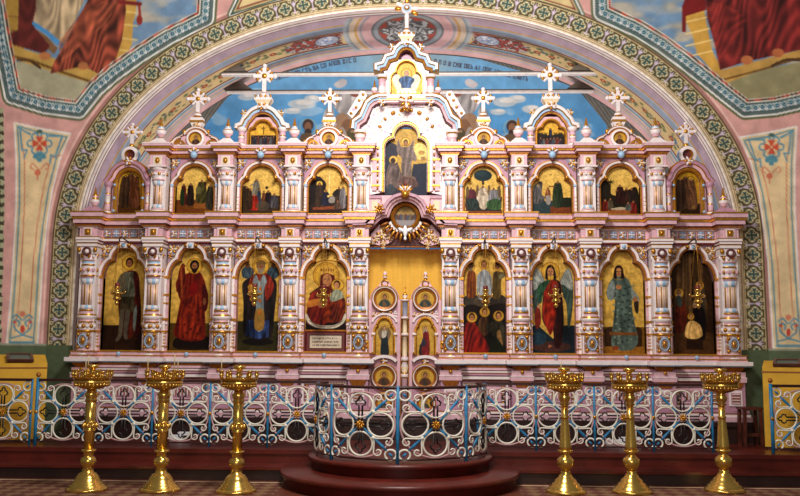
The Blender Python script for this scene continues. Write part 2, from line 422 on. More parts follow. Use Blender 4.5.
# --- pier faces and pendentives: splayed surface growing out of the ring towards the nave
S2, Q2, N2 = arch_path(72)
O2 = np.concatenate([np.linspace(.15, 1.2, 84), np.linspace(1.215, 3.4, 130)])
nx, ny = len(S2), len(O2)
T2 = O2 - .15
PX = Q2[:, None, 0] + N2[:, None, 0] * O2[None]; PZ = Q2[:, None, 1] + N2[:, None, 1] * O2[None]
PY = YW - .62 * T2[None] + 0 * PX
V = np.stack([PX, PY, PZ], 2).reshape(-1, 3)
px, py = proj(V[:, 0], V[:, 1], V[:, 2])
keep = (px > -130) & (px < 930) & (py > -130) & (V[:, 2] > SOL - .05)
can = Can(px, py); can.soft = .9
OO = np.tile(O2, nx)
can.fill((214, 160, 152))
can.mask((OO < .185), (168, 120, 110)); can.mask((OO > .20) & (OO < .212), (232, 196, 184))
def pier(flip):
    f = (lambda x: x) if not flip else (lambda x: 811 - x)
    g = (lambda y: y) if not flip else (lambda y: y + 3.5)
    mp = lambda L: [(f(x), g(y)) for x, y in L]
    out = [(5.5, 347), (38, 347), (40.5, 310), (43.5, 260), (47.5, 225), (53, 190), (61, 158), (71.5, 133), (42, 128), (13.5, 122), (15.5, 160), (15.5, 205), (12, 270), (8.5, 315)]
    can.poly(mp(out), (238, 232, 226), False)
    cx, cy = 36, 240
    ins = [(x + (1.6 if x < cx else -1.6), y + (1.6 if y < 150 else -1.6 if y > 330 else 0)) for x, y in out]
    can.poly(mp(ins), (226, 198, 152), False)
    b = [(x + (4 if x < cx else -4.6), y + (4 if y < 150 else -4 if y > 330 else 0)) for x, y in out]
    can.line(mp(b), 1.5, (96, 142, 158), closed=True)
    r = [(x + (9 if x < cx else -10), y + (22 if y < 150 else -16 if y > 330 else 0)) for x, y in out]
    can.line(mp(r[1:8]), .9, (196, 110, 84)); can.line(mp(r[9:] + r[:1]), .9, (196, 110, 84))
    # medallion with red cross among blue strapwork
    mx, my = f(39.5), g(143.5)
    for a in range(0, 360, 60):
        can.ring(mx + 9 * math.cos(math.radians(a)), my + 8 * math.sin(math.radians(a)), 3.2, 1.8, (94, 146, 166))
    can.line(mp([(19, 128), (30, 134)]), 2, (94, 146, 166)); can.line(mp([(62, 136), (49, 136)]), 2, (94, 146, 166))
    can.line(mp([(20, 128), (22, 150), (27, 150), (24, 158)]), 1.8, (94, 146, 166)); can.line(mp([(62, 137), (55, 157), (51, 155), (50, 163)]), 1.8, (94, 146, 166))
    can.ell(mx, my, 7.5, 7, (226, 198, 152))
    for dx, dy in ((0, 1), (1, 0), (0, -1), (-1, 0)):
        can.poly([(mx + dy * 1.0 + dx, my + dx * 1.0 + dy), (mx + dx * 7 + dy * 4, my + dy * 7 + dx * 4), (mx + dx * 7 - dy * 4, my + dy * 7 - dx * 4), (mx - dy * 1.0 + dx, my - dx * 1.0 + dy)], (206, 84, 58), False)
    for dx, dy in ((-4, 13), (0, 16), (4, 13), (0, 11)):
        can.ell(mx + dx, my + dy, 2.6, 2.6, (80, 138, 156))
    can.ell(mx, my - 12, 3, 2, (70, 100, 90))
    for k in (-1, 1):
        can.line(spl([(mx + k * 1, my + 26), (mx + k * 7, my + 20), (mx + k * 9, my + 24), (mx + k * 6, my + 26)], 5, False), 1.1, (206, 120, 92))
    can.ell(mx - 2, my + 29, 3.2, 3, (206, 112, 84)); can.line([(mx - 2, my + 30), (mx - 2, my + 36)], 1.2, (206, 112, 84))
    # heart scroll at the foot
    hx, hy = f(22.5), g(328)
    can.line([(hx - 12, hy + 14), (hx + 12, hy + 14)], 1.6, (94, 146, 166)); can.line([(hx - 11, hy + 10), (hx, hy + 7), (hx + 11, hy + 10)], 1.6, (94, 146, 166))
    for k in (-1, 1):
        can.line(spl([(hx, hy + 7), (hx + k * 8, hy), (hx + k * 8, hy - 8), (hx + k * 3, hy - 6), (hx + k * 4, hy - 2)], 5, False), 1.8, (94, 146, 166))
        can.line(spl([(hx + k * 1, hy - 8), (hx + k * 6, hy - 13), (hx + k * 10, hy - 10)], 5, False), 1.6, (94, 146, 166))
        can.ell(hx + k * 8, hy - 6, 1.5, 1.5, (196, 70, 56))
    can.ell(hx, hy + 1, 2.2, 4, (196, 70, 56)); can.ell(hx, hy - 14, 3, 3, (214, 130, 100))
pier(False); pier(True)
# neighbouring arch's clover strip at the far edge of the left pier
lf = px - np.interp(py, [110, 200, 350], [3.5, 4.5, 1.0])
can.mask((lf < 0) & (py > 108) & (py < 348), (66, 66, 46)); can.mask((lf < 0) & (lf > -4) & (((py / 9) % 1) < .55) & (py > 108) & (py < 348), (176, 176, 140))

def pendentive(poly):
    P = np.array(poly, float)
    d, al = seg_dist(px, py, P, True); ins = inside(px, py, P); sd = np.where(ins, -d, d)
    m = lambda a, b: np.clip((sd - a) / .8 + .5, 0, 1) * np.clip((b - sd) / .8 + .5, 0, 1)
    can.mask(m(9, 11.5), (96, 104, 70)); can.mask(m(7.4, 9), (236, 238, 236)); can.mask(m(5.2, 7.4), (84, 104, 98))
    can.mask(m(-5.2, 5.2), (70, 92, 92))
    q = (al / 7.2) % 1 - .5
    rr = np.hypot(q * 7.2, sd)
    can.mask(np.clip((3.7 - rr) / .8, 0, 1), (190, 206, 206)); can.mask(np.clip((2.5 - rr) / .8, 0, 1), (40, 70, 84)); can.mask(np.clip((1.2 - rr) / .7, 0, 1), (120, 178, 200))
    q2 = ((al / 7.2 + .5) % 1) - .5
    can.mask(np.clip((1.6 - np.hypot(q2 * 7.2, sd - 2.4)) / .8, 0, 1), (224, 220, 224)); can.mask(np.clip((1.3 - np.hypot(q2 * 7.2, sd + 2.6)) / .8, 0, 1), (200, 214, 214))
    can.mask(m(-6.6, -5.2), (226, 222, 206)); can.mask(m(-8.4, -6.6), (72, 58, 48)); can.mask(m(-8.4, -6.6) * (((al / 15) % 1) < .45), (188, 66, 44))
    can.mask(m(-9.2, -8.4), (220, 214, 196))
    return np.clip((-sd - 9.2) / .8 + .5, 0, 1)
def in_mask(mask, fn):
    old = can.c.copy(); fn(); can.c = old * (1 - mask[:, None]) + can.c * mask[:, None]
def sky(seed, c0=(112, 142, 172), c1=(192, 178, 156)):
    n = vnoise(px / 26 + py / 60, py / 9, seed) * .65 + vnoise(px / 11, py / 5, seed + 1) * .35
    can.mask(np.ones_like(px), c0); can.mask(np.clip((n - .46) * 3, 0, .85), c1)
def left_scene():
    sky(5)
    can.poly([(-40, 60), (30, 62), (60, 66), (115, 80), (140, 100), (100, 130), (-60, 130)], (172, 166, 136), False)
    can.poly([(12, -60), (42, -60), (34, 0), (24, 50), (4, 46), (0, 40)], (178, 138, 62), False)
    for y in (16, 30): can.line([(8, y), (36, y + 3)], 1, (120, 82, 34))
    can.poly([(118, -40), (138, -40), (136, 10), (133, 24), (132, 44), (124, 62), (110, 78), (104, 70)], (196, 152, 72), False)
    for y in (11, 24, 38, 50): can.line([(120, y), (137, y + 2)], 1.2, (232, 200, 120))
    can.poly([(2, 46), (20, 48), (60, 60), (100, 72), (108, 80), (100, 86), (60, 74), (4, 56)], (190, 152, 76), False)
    can.line([(2, 54), (30, 60), (62, 72), (98, 84)], 2.5, (110, 76, 32)); can.line(spl([(18, 60), (30, 61), (40, 68)], 5, False), 2.5, (84, 56, 30))
    can.poly([(36, -60), (90, -60), (84, 0), (72, 28), (62, 48), (34, 24), (30, 18)], (184, 160, 126), False, fold=(5, .3, .25), seed=3)
    can.line([(31, 22), (46, 32), (62, 46)], 4.2, (74, 146, 206))
    can.poly([(32, 26), (46, 36), (58, 48), (54, 54), (36, 40)], (128, 92, 60), False)
    can.poly([(20, -50), (38, -50), (36, 10), (32, 24), (50, 46), (44, 54), (24, 48), (4, 42), (6, 34), (18, 30)], (92, 34, 30), False, fold=(6, .3, .3), seed=4)
    can.poly([(80, -60), (122, -60), (126, 10), (122, 40), (113, 68), (102, 76), (84, 66), (66, 70), (50, 74), (54, 62), (64, 46), (74, 26), (88, 0)], (122, 56, 40), False, fold=(6, .6, .75), seed=8)
    can.poly([(58, 44), (84, 8), (118, 0), (108, 22), (82, 44), (62, 64)], (150, 76, 52), False, a=.6, fold=(5, .55, .8), seed=9)
    can.ell(45, 56, 6, 4, (190, 120, 70)); can.ell(83, 66, 5, 4, (176, 110, 66))
    can.line([(139, 3), (140, 16)], 2.5, (150, 50, 38)); can.ell(139.5, 20, 3, 5, (140, 46, 34)); can.line([(120, 2), (140, 4)], 4, (120, 36, 32))
def right_scene():
    sky(9)
    can.poly([(700, 80), (760, 70), (830, 56), (840, 130), (720, 130)], (150, 142, 104), False)
    can.poly([(683, 16), (704, 10), (712, 50), (722, 70), (724, 80), (712, 70), (697, 54), (692, 34)], (206, 158, 70), False)
    for y in (20, 32, 44, 55): can.line([(686, y + 2), (712, y - 4)], 1.4, (240, 206, 128))
    can.poly([(703, -60), (850, -60), (850, 48), (800, 50), (772, 56), (745, 62), (720, 70), (714, 42), (707, 18)], (108, 34, 32), False, fold=(6, .55, .5), seed=12)
    can.poly([(704, 0), (730, 6), (748, 20), (738, 36), (722, 60), (714, 36)], (134, 42, 38), False, a=.6, fold=(5, .5, .7), seed=13)
    can.poly([(716, 72), (745, 64), (800, 50), (850, 40), (850, 54), (800, 58), (760, 70), (730, 82), (722, 82)], (196, 152, 78), False)
    can.line([(722, 80), (760, 70), (800, 58)], 2, (120, 84, 38)); can.line(spl([(772, 66), (786, 60), (800, 60)], 5, False), 3, (80, 54, 30))
    can.ell(747, 60, 6, 4.5, (196, 116, 70)); can.ell(778, 53, 6, 4.5, (186, 106, 64))
    can.poly([(682, 6), (694, -20), (706, -10), (706, 10), (686, 16), (686, 32), (682, 32)], (116, 26, 26), False)
mk = pendentive([(-60, -60), (-14, -60), (2, 40), (13, 95), (45, 105), (78.5, 109.5), (95.5, 88), (113, 72.8), (138, 54.8), (168.5, 35.8), (205, 18), (210, -60)])
in_mask(mk, left_scene)
mk = pendentive([(600, -60), (602.5, 12.5), (638.5, 28.8), (661.5, 43), (684, 59.8), (707, 77.8), (727, 94), (745.5, 108.5), (775, 106), (815, 97), (826, 40), (840, -60)])
in_mask(mk, right_scene)
# lower corners of the two arch-top panels
for flip in (False, True):
    f = (lambda x: x) if not flip else (lambda x: 812 - x)
    P = np.array([(f(231), 14.5), (f(252), -30), (f(340), -30), (f(283), -2)])
    d, al = seg_dist(px, py, P, True); sd = np.where(inside(px, py, P), -d, d)
    m = lambda a, b: np.clip((sd - a) / .8 + .5, 0, 1) * np.clip((b - sd) / .8 + .5, 0, 1)
    can.mask(m(-40, -1), (206, 184, 132)); can.mask(m(-4, -2.5), (120, 60, 50)); can.mask(m(-1.2, .8), (66, 90, 74)); can.mask(m(.8, 2.2), (236, 238, 236)); can.mask(m(2.2, 4), (98, 112, 84))
can.mask(V[:, 2] < DADO, GREEN)
can.mask((V[:, 2] > DADO - .012) & (V[:, 2] < DADO + .012), (150, 150, 130))
can.noise(.14, 9, 2)
me = grid_mesh('wall_pier_and_pendentives', V, nx, ny, can.c, 'wall_paint', keep)
tag(inst('pendentive_surface', me, wall_front), 'pink pier faces and pendentives painted with enthroned figures')

# --- soffit of the arch (the vault band over the screen)
S3, Q3, N3 = arch_path(80)
W = np.linspace(0, 1, 120); DEPTH = 1.75
IN3 = Q3 + N3 * -.21
nx, ny = len(S3), len(W)
PX = np.repeat(IN3[:, 0], ny); PZ = np.repeat(IN3[:, 1], ny); PY = YW + np.tile(W, nx) * DEPTH
V = np.stack([PX, PY, PZ], 1); px, py = proj(PX, PY, PZ)
SS = np.repeat(S3 - S3[-1] / 2, ny); WW = np.tile(W, nx)
can = Can(px, py); can.soft = .9
bands = [(0, .05, (240, 230, 220)), (.05, .065, (160, 110, 100)), (.065, .09, (240, 232, 226)), (.09, .105, (160, 120, 116)), (.105, .24, (186, 160, 172)), (.24, .265, (206, 156, 84)), (.265, .30, (170, 176, 186)), (.30, .375, (146, 158, 172)),
         (.375, .39, (176, 160, 160)), (.39, .405, (124, 50, 44)), (.405, .68, (208, 178, 124)), (.68, .70, (124, 50, 44)), (.70, .72, (186, 196, 196)), (.72, .76, (128, 152, 160)), (.76, .79, (206, 170, 150)), (.79, .84, (172, 160, 166)), (.84, .86, (206, 170, 120)), (.86, .90, (186, 170, 172)), (.90, 1.01, (214, 166, 160))]
for a, b, c in bands: can.mask((WW >= a) & (WW < b), c)
rng = random.Random(4)
sw = Can(SS * 100, WW * DEPTH * 100); sw.soft = 1.5; sw.c = can.c
for sgn in (-1, 1):      # garland of leaves and flowers
    s_ = 155
    while s_ < 560:
        for k in range(9):
            a = rng.uniform(0, 6.28); r = rng.uniform(4, 15)
            sw.ell(sgn * s_ + 1.6 * r * math.cos(a), 95 + r * math.sin(a) * 1.1, rng.uniform(2, 4.2), rng.uniform(2, 4.2), rng.choice([(86, 104, 62), (104, 116, 76), (120, 116, 70), (92, 100, 84)]), .9)
        sw.ell(sgn * s_, 95, 5.5, 5.5, (146, 62, 48)); sw.ell(sgn * s_, 95, 2.4, 2.4, (206, 150, 70))
        if rng.random() < .4: sw.ell(sgn * s_ + 9, 90, 4, 4, (96, 120, 150))
        s_ += rng.uniform(24, 34)
can.c = sw.c
panel = (WW > .42) & (WW < .665)
ux = np.where(px < 407.25, px, 814.5 - px); wv = (WW - .54) / .13
old = can.c.copy()
edge = 283 + 10 * np.abs(wv) + 5 * vnoise(ux / 3, WW * 60, 3)
can.mask((ux > edge) & (ux < 344 - 5 * (1 - np.abs(wv))), (150, 62, 50))
lace = vnoise(ux / 2.2, WW * 42, 17); dark = vnoise(ux / 2.6 + 9, WW * 36, 23)
cart = (ux > edge - 4) & (ux < 342)
can.mask(np.clip((dark - .52) * 7, 0, 1) * cart, (84, 74, 68)); can.mask(np.clip((lace - .58) * 7, 0, 1) * cart, (178, 170, 162))
k = np.hypot((ux - 327) / 12.5, wv / .82)
can.mask(np.clip((1 - k) * 8, 0, 1), (168, 168, 178)); can.mask(np.clip(1 - np.abs(k - .95) * 14, 0, 1), (84, 80, 84)); can.mask(np.clip((lace - .5) * 8, 0, 1) * (k < .8), (118, 138, 172)); can.mask(np.clip((dark - .6) * 8, 0, 1) * (k < .8), (210, 210, 214))
can.c = np.where(panel[:, None], can.c, old)
# centre: pink field with the round medallion, panel ends bowed round it
e = np.hypot((px - 407.5) / 36., (py - 31) / 17.6)
def bow(a, b): return np.clip((e - a) * 20 + .5, 0, 1) * np.clip((b - e) * 20 + .5, 0, 1)
mid = (WW > .12) & (WW < .86) & (np.abs(px - 407.5) < 75)
e2 = np.hypot((px - 407.5) / 36., (py - 31) / 19.)
def bow2(a, b): return np.clip((e2 - a) * 22 + .5, 0, 1) * np.clip((b - e2) * 22 + .5, 0, 1) * mid
can.mask(bow2(0, 1.30), (214, 168, 164)); can.mask(bow2(1.28, 1.34), (150, 152, 158)); can.mask(bow2(1.34, 1.42), (204, 174, 168)); can.mask(bow2(1.42, 1.48), (206, 156, 76)); can.mask(bow2(1.48, 1.64), (216, 190, 164)); can.mask(bow2(1.64, 1.70), (140, 156, 160)); can.mask(bow2(1.70, 1.80), (176, 178, 180))
can.mask(bow(0, 1.0), (150, 152, 154)); can.mask(bow(.96, 1.0), (92, 94, 92)); can.mask(bow(0, .82), (104, 100, 92)); can.mask(bow(0, .79), (168, 72, 54))
ang = np.arctan2((py - 31) / 17.6, (px - 407.5) / 36.)
pet = .60 + .20 * np.abs(np.cos(ang * 4))
can.mask(np.clip((pet - e) * 18, 0, 1), (94, 90, 86)); lac = vnoise(px / 1.9, py / 1.3, 31)
can.mask(np.clip((pet - .03 - e) * 18, 0, 1) * np.clip((lac - .46) * 8, 0, 1), (190, 188, 184)); can.mask(bow(0, .16), (150, 148, 146)); can.mask(bow(.2, .25), (190, 188, 186)); can.mask(bow(.42, .46) , (160, 158, 154))
can.noise(.1, 7, 5)
keep3 = V[:, 2] > SOL
me = grid_mesh('ceiling', V, nx, ny, can.c, 'wall_paint')
ceiling = tag(inst('ceiling', me), kind='structure')

# --- conch of the apse behind: blue painted sky
S4, Q4, N4 = arch_path(64)
base = Q4 + N4 * -.23; cz = 2.6
PH = np.concatenate([np.linspace(0, .8, 150), np.linspace(.82, math.pi / 2, 60)])
up = np.maximum(base[:, 1] - cz, 0)
nx, ny = len(S4), len(PH)
kx = np.cos(PH)
PX = base[:, None, 0] * kx[None]; PZ = np.where(base[:, None, 1] > cz, cz + (base[:, None, 1] - cz) * kx[None] ** .8, base[:, None, 1] + 0 * kx[None])
PY = YW + DEPTH + 3.0 * np.sin(PH)[None] + 0 * PX
V = np.stack([PX, PY, PZ], 2).reshape(-1, 3); px, py = proj(V[:, 0], V[:, 1], V[:, 2])
PHI = np.tile(PH, nx)
can = Can(px, py); can.soft = .9
t = np.clip((py - 50) / 90, 0, 1)[:, None]
can.c = np.array((120, 170, 204.)) * (1 - t) + np.array((64, 124, 170.)) * t
n = vnoise(px / 24, py / 11, 41) * .6 + vnoise(px / 10, py / 5, 42) * .4
can.mask(np.clip((n - .62) * 4, 0, .4) * (py > 88), (190, 196, 196))
can.mask(np.clip(1 - np.hypot((px - 407) / 70, (py - 62) / 26), 0, .7), (168, 176, 168))
for cx_, cy_, rx, ry in ((302, 104, 14, 5), (312, 99, 8, 4), (247, 97, 9, 3.5), (292, 111, 9, 3), (505, 102, 12, 5), (517, 99, 9, 4), (531, 109, 9, 4), (498, 112, 8, 3)):
    can.ell(cx_, cy_, rx, ry, (196, 190, 182), .75); can.ell(cx_ + 2, cy_ - 1.5, rx * .6, ry * .5, (222, 210, 196), .7)
# grey winged figures either side of the centre, brown heads of a crowd
for flip in (False, True):
    f = (lambda x: x) if not flip else (lambda x: 812 - x)
    mp = lambda L: [(f(x), y) for x, y in L]
    can.poly(mp([(334, 84), (342, 79), (347, 81), (345, 86), (338, 88)]), (186, 178, 176))
    can.poly(mp([(336, 92), (348, 90), (366, 92), (372, 100), (362, 108), (352, 120), (346, 114), (338, 112), (332, 102)]), (152, 144, 140), fold=(4, .3, .4), seed=6)
    can.poly(mp([(352, 96), (366, 90), (374, 94), (368, 104), (354, 108)]), (176, 168, 164), fold=(3.5, .3, -.4), seed=7)
    can.poly(mp([(326, 140), (322, 122), (328, 106), (334, 112), (332, 140)]), (150, 140, 132), fold=(3, .3, 0), seed=8)
    can.poly(mp([(350, 92), (362, 91), (366, 95), (354, 97)]), (128, 74, 60))
    can.ell(f(342), 122, 8, 9, (146, 112, 84)); can.ell(f(348), 128, 7, 9, (120, 84, 60))
    can.poly(mp([(345, 150), (346, 134), (354, 126), (362, 134), (364, 150)]), (74, 66, 44))
    can.poly(mp([(336, 150), (338, 132), (344, 128), (350, 150)]), (150, 138, 128))
    for hx, hy in ((308, 127), ) if not flip else ((300, 128),):
        can.ring(f(hx), hy, 8, 1, (150, 160, 130), a=.7)
        can.ell(f(hx), hy - 2, 5.5, 6, (58, 40, 34)); can.ell(f(hx) - (0 if flip else 0), hy, 3.6, 5, (120, 82, 58)); can.ell(f(hx), hy + 5, 3.6, 3.4, (52, 36, 30))
        can.poly([(f(hx) - 10, hy + 26), (f(hx) - 8, hy + 10), (f(hx) - 3, hy + 6), (f(hx) + 4, hy + 8), (f(hx) + 10, hy + 26)], (88, 66, 46))
# inscription round the rim of the conch
GL = {'О': [[(0, 0), (0, 1), (.7, 1), (.7, 0), (0, 0)]], 'С': [[(.7, 0), (0, 0), (0, 1), (.7, 1)]], 'И': [[(0, 0), (0, 1), (.7, 0), (.7, 1)]], 'Н': [[(0, 0), (0, 1)], [(.7, 0), (.7, 1)], [(0, .5), (.7, .5)]],
      'П': [[(0, 0), (0, 1), (.7, 1), (.7, 0)]], 'В': [[(0, 0), (0, 1), (.6, 1), (.6, .5), (0, .5)], [(.6, .5), (.7, 0), (0, 0)]], 'Е': [[(.7, 0), (0, 0), (0, 1), (.7, 1)], [(0, .5), (.5, .5)]], 'А': [[(0, 0), (.35, 1), (.7, 0)], [(.15, .4), (.55, .4)]],
      'І': [[(.3, 0), (.3, 1)]], 'Ъ': [[(0, 1), (.2, 1), (.2, 0), (.7, 0), (.7, .5), (.2, .5)]], 'Ж': [[(.35, 0), (.35, 1)], [(0, 0), (.7, 1)], [(0, 1), (.7, 0)]], 'Т': [[(0, 1), (.7, 1)], [(.35, 1), (.35, 0)]], 'Я': [[(.7, 0), (.7, 1), (.1, 1), (.1, .5), (.7, .5)], [(.4, .5), (0, 0)]], 'Л': [[(0, 0), (.35, 1), (.7, 0)]], ' ': []}
def letters(txt, pts, h, w):
    P = spl(pts, 8, False); d = np.concatenate([[0], np.cumsum(np.hypot(*np.diff(P, axis=0).T))])
    p = 0
    for ch in txt:
        x = np.interp(p, d, P[:, 0]); y = np.interp(p, d, P[:, 1]); x2 = np.interp(p + w, d, P[:, 0]); y2 = np.interp(p + w, d, P[:, 1])
        tx, ty = (x2 - x) / w, (y2 - y) / w
        for st in GL[ch]:
            can.line([(x + tx * a * w + ty * b * h, y + ty * a * w - tx * b * h) for a, b in st], .85, (66, 62, 74))
        p += w * (1.18 if ch != ' ' else .7)
        if p > d[-1]: break
letters('ІВІИА ІПО СТЪ ЗА СО АПОВ ЖІС О'.replace('З', 'В'), [(276, 80), (300, 74), (325, 67), (350, 62.5), (377, 60)], 3.7, 2.6)
letters('О П О В СИЖ ОВЪ АІ ПОЕ ІСВІИА ЕЯВТЪ', [(434, 63), (455, 66.5), (480, 70), (505, 76), (533, 82)], 3.7, 2.6)
# striped brown band painted along the springing
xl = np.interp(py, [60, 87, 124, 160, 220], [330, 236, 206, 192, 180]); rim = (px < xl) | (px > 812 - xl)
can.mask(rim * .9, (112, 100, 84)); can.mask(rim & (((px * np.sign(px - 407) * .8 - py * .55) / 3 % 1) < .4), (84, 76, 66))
can.noise(.12, 8, 9)
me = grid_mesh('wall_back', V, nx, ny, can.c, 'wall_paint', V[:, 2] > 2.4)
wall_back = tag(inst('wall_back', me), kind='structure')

# --- tie beams across the vault
material('tie', (230, 220, 214), .6); material('tie_dark', (96, 84, 74), .6)
for k, (zb, yb, hw) in enumerate(((5.555, .80, 2.80), (5.47, 1.40, 2.86))):
    b = MB(); b.box(-hw, hw, yb - .03, yb + .06, zb - .012, zb + .012, 'tie'); b.box(-hw, hw, yb - .035, yb + .06, zb + .012, zb + .03, 'tie_dark')
    for s_ in (-1, 1): b.frustum(s_ * (hw - .18), yb + .06, zb + .04, zb + .16, .22, .1, .06, .09, 'tie_dark')
    tag(b.build('tie_beam'), kind='structure')

# --- floors
def floor_mat():
    m = bpy.data.materials.new('nave_floor'); m.use_nodes = True; nt = m.node_tree; b = nt.nodes['Principled BSDF']
    tc = nt.nodes.new('ShaderNodeTexCoord'); br = nt.nodes.new('ShaderNodeTexBrick')
    br.inputs['Scale'].default_value = 3.2; br.inputs['Color1'].default_value = (*srgb((122, 66, 44)), 1); br.inputs['Color2'].default_value = (*srgb((104, 50, 36)), 1); br.inputs['Mortar'].default_value = (*srgb((70, 38, 30)), 1); br.inputs['Mortar Size'].default_value = .01
    nt.links.new(tc.outputs['Object'], br.inputs['Vector']); nt.links.new(br.outputs['Color'], b.inputs['Base Color']); b.inputs['Roughness'].default_value = .4
    MATS['nave_floor'] = m
    m = bpy.data.materials.new('runner'); m.use_nodes = True; nt = m.node_tree; b = nt.nodes['Principled BSDF']
    tc = nt.nodes.new('ShaderNodeTexCoord'); mpn = nt.nodes.new('ShaderNodeMapping'); mpn.inputs['Rotation'].default_value = (0, 0, math.radians(45)); mpn.inputs['Scale'].default_value = (1, 1, 1)
    ck = nt.nodes.new('ShaderNodeTexChecker'); ck.inputs['Scale'].default_value = 7.5
    ck.inputs['Color1'].default_value = (*srgb((150, 112, 78)), 1); ck.inputs['Color2'].default_value = (*srgb((112, 56, 42)), 1)
    nz = nt.nodes.new('ShaderNodeTexNoise'); nz.inputs['Scale'].default_value = 40
    mx = nt.nodes.new('ShaderNodeMixRGB'); mx.blend_type = 'MULTIPLY'; mx.inputs['Fac'].default_value = .5
    nt.links.new(tc.outputs['Object'], mpn.inputs['Vector']); nt.links.new(mpn.outputs['Vector'], ck.inputs['Vector']); nt.links.new(tc.outputs['Object'], nz.inputs['Vector'])
    nt.links.new(ck.outputs['Color'], mx.inputs['Color1']); nt.links.new(nz.outputs['Color'], mx.inputs['Color2']); nt.links.new(mx.outputs['Color'], b.inputs['Base Color']); b.inputs['Roughness'].default_value = .85
    MATS['runner'] = m
floor_mat()
b = MB(); b.box(-9, 9, -13.5, 6, -.1, 0, 'nave_floor'); floor = tag(b.build('floor'), kind='structure')
# raised solea with its steps; the round ambo in front of the doors
AMY = -1.67; AMR = .966; RAILY = -1.25
b = MB(); b.box(-7, 7, -1.45, 6, .15, SOL, 'step_red'); b.box(-7, 7, -1.43, 6, 0, .15, 'plinth'); b.box(-7, 7, -1.47, -1.40, .255, SOL + .004, 'step_red')
tag(b.build('solea_platform'), kind='structure')
b = MB(); b.box(-7, 7, -1.80, -1.43, .001, .12, 'plinth'); b.box(-7, 7, -1.83, -1.43, .12, .15, 'step_red'); tag(b.build('solea_step'), kind='structure')
def round_step(name, r, cy, z0, z1, nose):
    prof = [(r - .04, z0, 'step_red'), (r - .04, z1 - nose, 'step_red'), (r - .01, z1 - nose, 'step_red'), (r, z1 - nose * .6, 'step_red'), (r, z1 - nose * .25, 'step_red'), (r - .015, z1, 'step_red'), (r * .5, z1 + .0005, 'step_red'), (.01, z1 + .0005, 'step_red')]
    b = MB(); b.lathe(prof, 0, cy, 0, 72); tag(b.build(name), kind='structure')
round_step('ambo_platform', 1.035, AMY, .0, SOL + .003, .05)
round_step('ambo_step', 1.32, AMY - .15, .0, .16, .05)

# ================================================================== ICONOSTASIS
ICO = tag(empty('iconostasis', (0, 0, SOL)), 'carved pink and gold iconostasis with columns, cornices and crosses filling the arch', 'iconostasis')
def part(b, name, parent=None, label=None):
    """b holds world coordinates; keep them while parenting to the screen's base"""
    if parent is None or parent is ICO:
        o = b.build(name, ICO, (0, 0, -SOL))
    else:
        o = b.build(name, parent)
    if label: o['label'] = label
    return o
CX = [.608, 1.543, 2.457, 3.392, 4.287]                      # column axes, lower tier
BAYS = [1.073, 1.995, 2.925, 3.845]         # bay centres at +-
UX = [.60, 1.534, 2.456, 3.39]
def leaf_cluster(b, cx, y, cz, r, n=6, mat='gold', seed=0, core='gold'):
    R = random.Random(seed)
    for k in range(n):
        a = 2 * math.pi * k / n + R.uniform(-.2, .2)
        b.blob((cx + r * .55 * math.cos(a), y, cz + r * .55 * math.sin(a)), (r * .5, r * .28, r * .22), mat if k % 2 else core, 6, 4, a)
    b.blob((cx, y - r * .15, cz), (r * .26, r * .26, r * .26), core, 6, 4)
def trefoil(cx, hw, zb, zs, xc, zc, zt, n=9):
    """open path: left foot, shoulder lobe from (hw,zs) to cusp (xc,zc), centre lobe to zt, and back down"""
    L = [(-hw, zb), (-hw, zs)]
    for i in range(1, n):
        a = math.pi / 2 * i / n
        L.append((-xc - (hw - xc) * math.cos(a) ** 1.0, zs + (zc - zs) * math.sin(a)))
    L.append((-xc, zc))
    for i in range(1, n + 1):
        a = math.pi / 2 * i / n
        L.append((-xc * 1.06 * math.cos(a) if i < n else 0., zc + (zt - zc) * math.sin(a) ** .92))
    R = [(-x, z) for x, z in L[:-1]][::-1]
    return [(cx + x, z) for x, z in L + R]
def holed_panel(b, path, x0, x1, z0, z1, y, th, mat, centre):
    """flat panel with the path's outline cut out, joined to a rectangle"""
    cx, cz = centre; out = []
    for x, z in path:
        dx, dz = x - cx, z - cz
        ts = []
        if abs(dx) > 1e-9: ts.append(((x1 if dx > 0 else x0) - cx) / dx)
        if abs(dz) > 1e-9: ts.append(((z1 if dz > 0 else z0) - cz) / dz)
        t = min(ts); out.append([cx + dx * t, cz + dz * t])
    out[0] = [x0, z0]; out[-1] = [x1, z0]
    for cxr, czr in ((x0, z1), (x1, z1)):
        k = min(range(len(out)), key=lambda i: (out[i][0] - cxr) ** 2 + (out[i][1] - czr) ** 2); out[k] = [cxr, czr]
    n = len(path)
    vs = [(x, y, z) for x, z in path] + [(x, y, z) for x, z in out] + [(x, y + th, z) for x, z in path]
    fs = [(i, i + 1, n + i + 1, n + i) for i in range(n - 1)] + [(i, 2 * n + i, 2 * n + i + 1, i + 1) for i in range(n - 1)]
    b.add(vs, fs, mat)

# ---- core wall of the screen behind everything
b = MB()
for s_ in (-1, 1):
    x0, x1 = sorted((s_ * .52, s_ * 4.40))
    b.box(x0, x1, .10, .24, .58, 3.34, 'mauve')
    x0, x1 = sorted((s_ * .40, s_ * 3.46)); b.box(x0, x1, .10, .22, 3.34, 4.24, 'mauve')
b.box(-.52, .52, .10, .22, 3.05, 4.6, 'mauve')
part(b, 'core_wall')
b = MB(); b.box(-4.47, 4.47, -.30, .24, SOL, .56, 'plinth'); b.box(-4.47, 4.47, -.33, .2, .52, .58, 'plinth'); part(b, 'plinth', label='dark brown plinth')

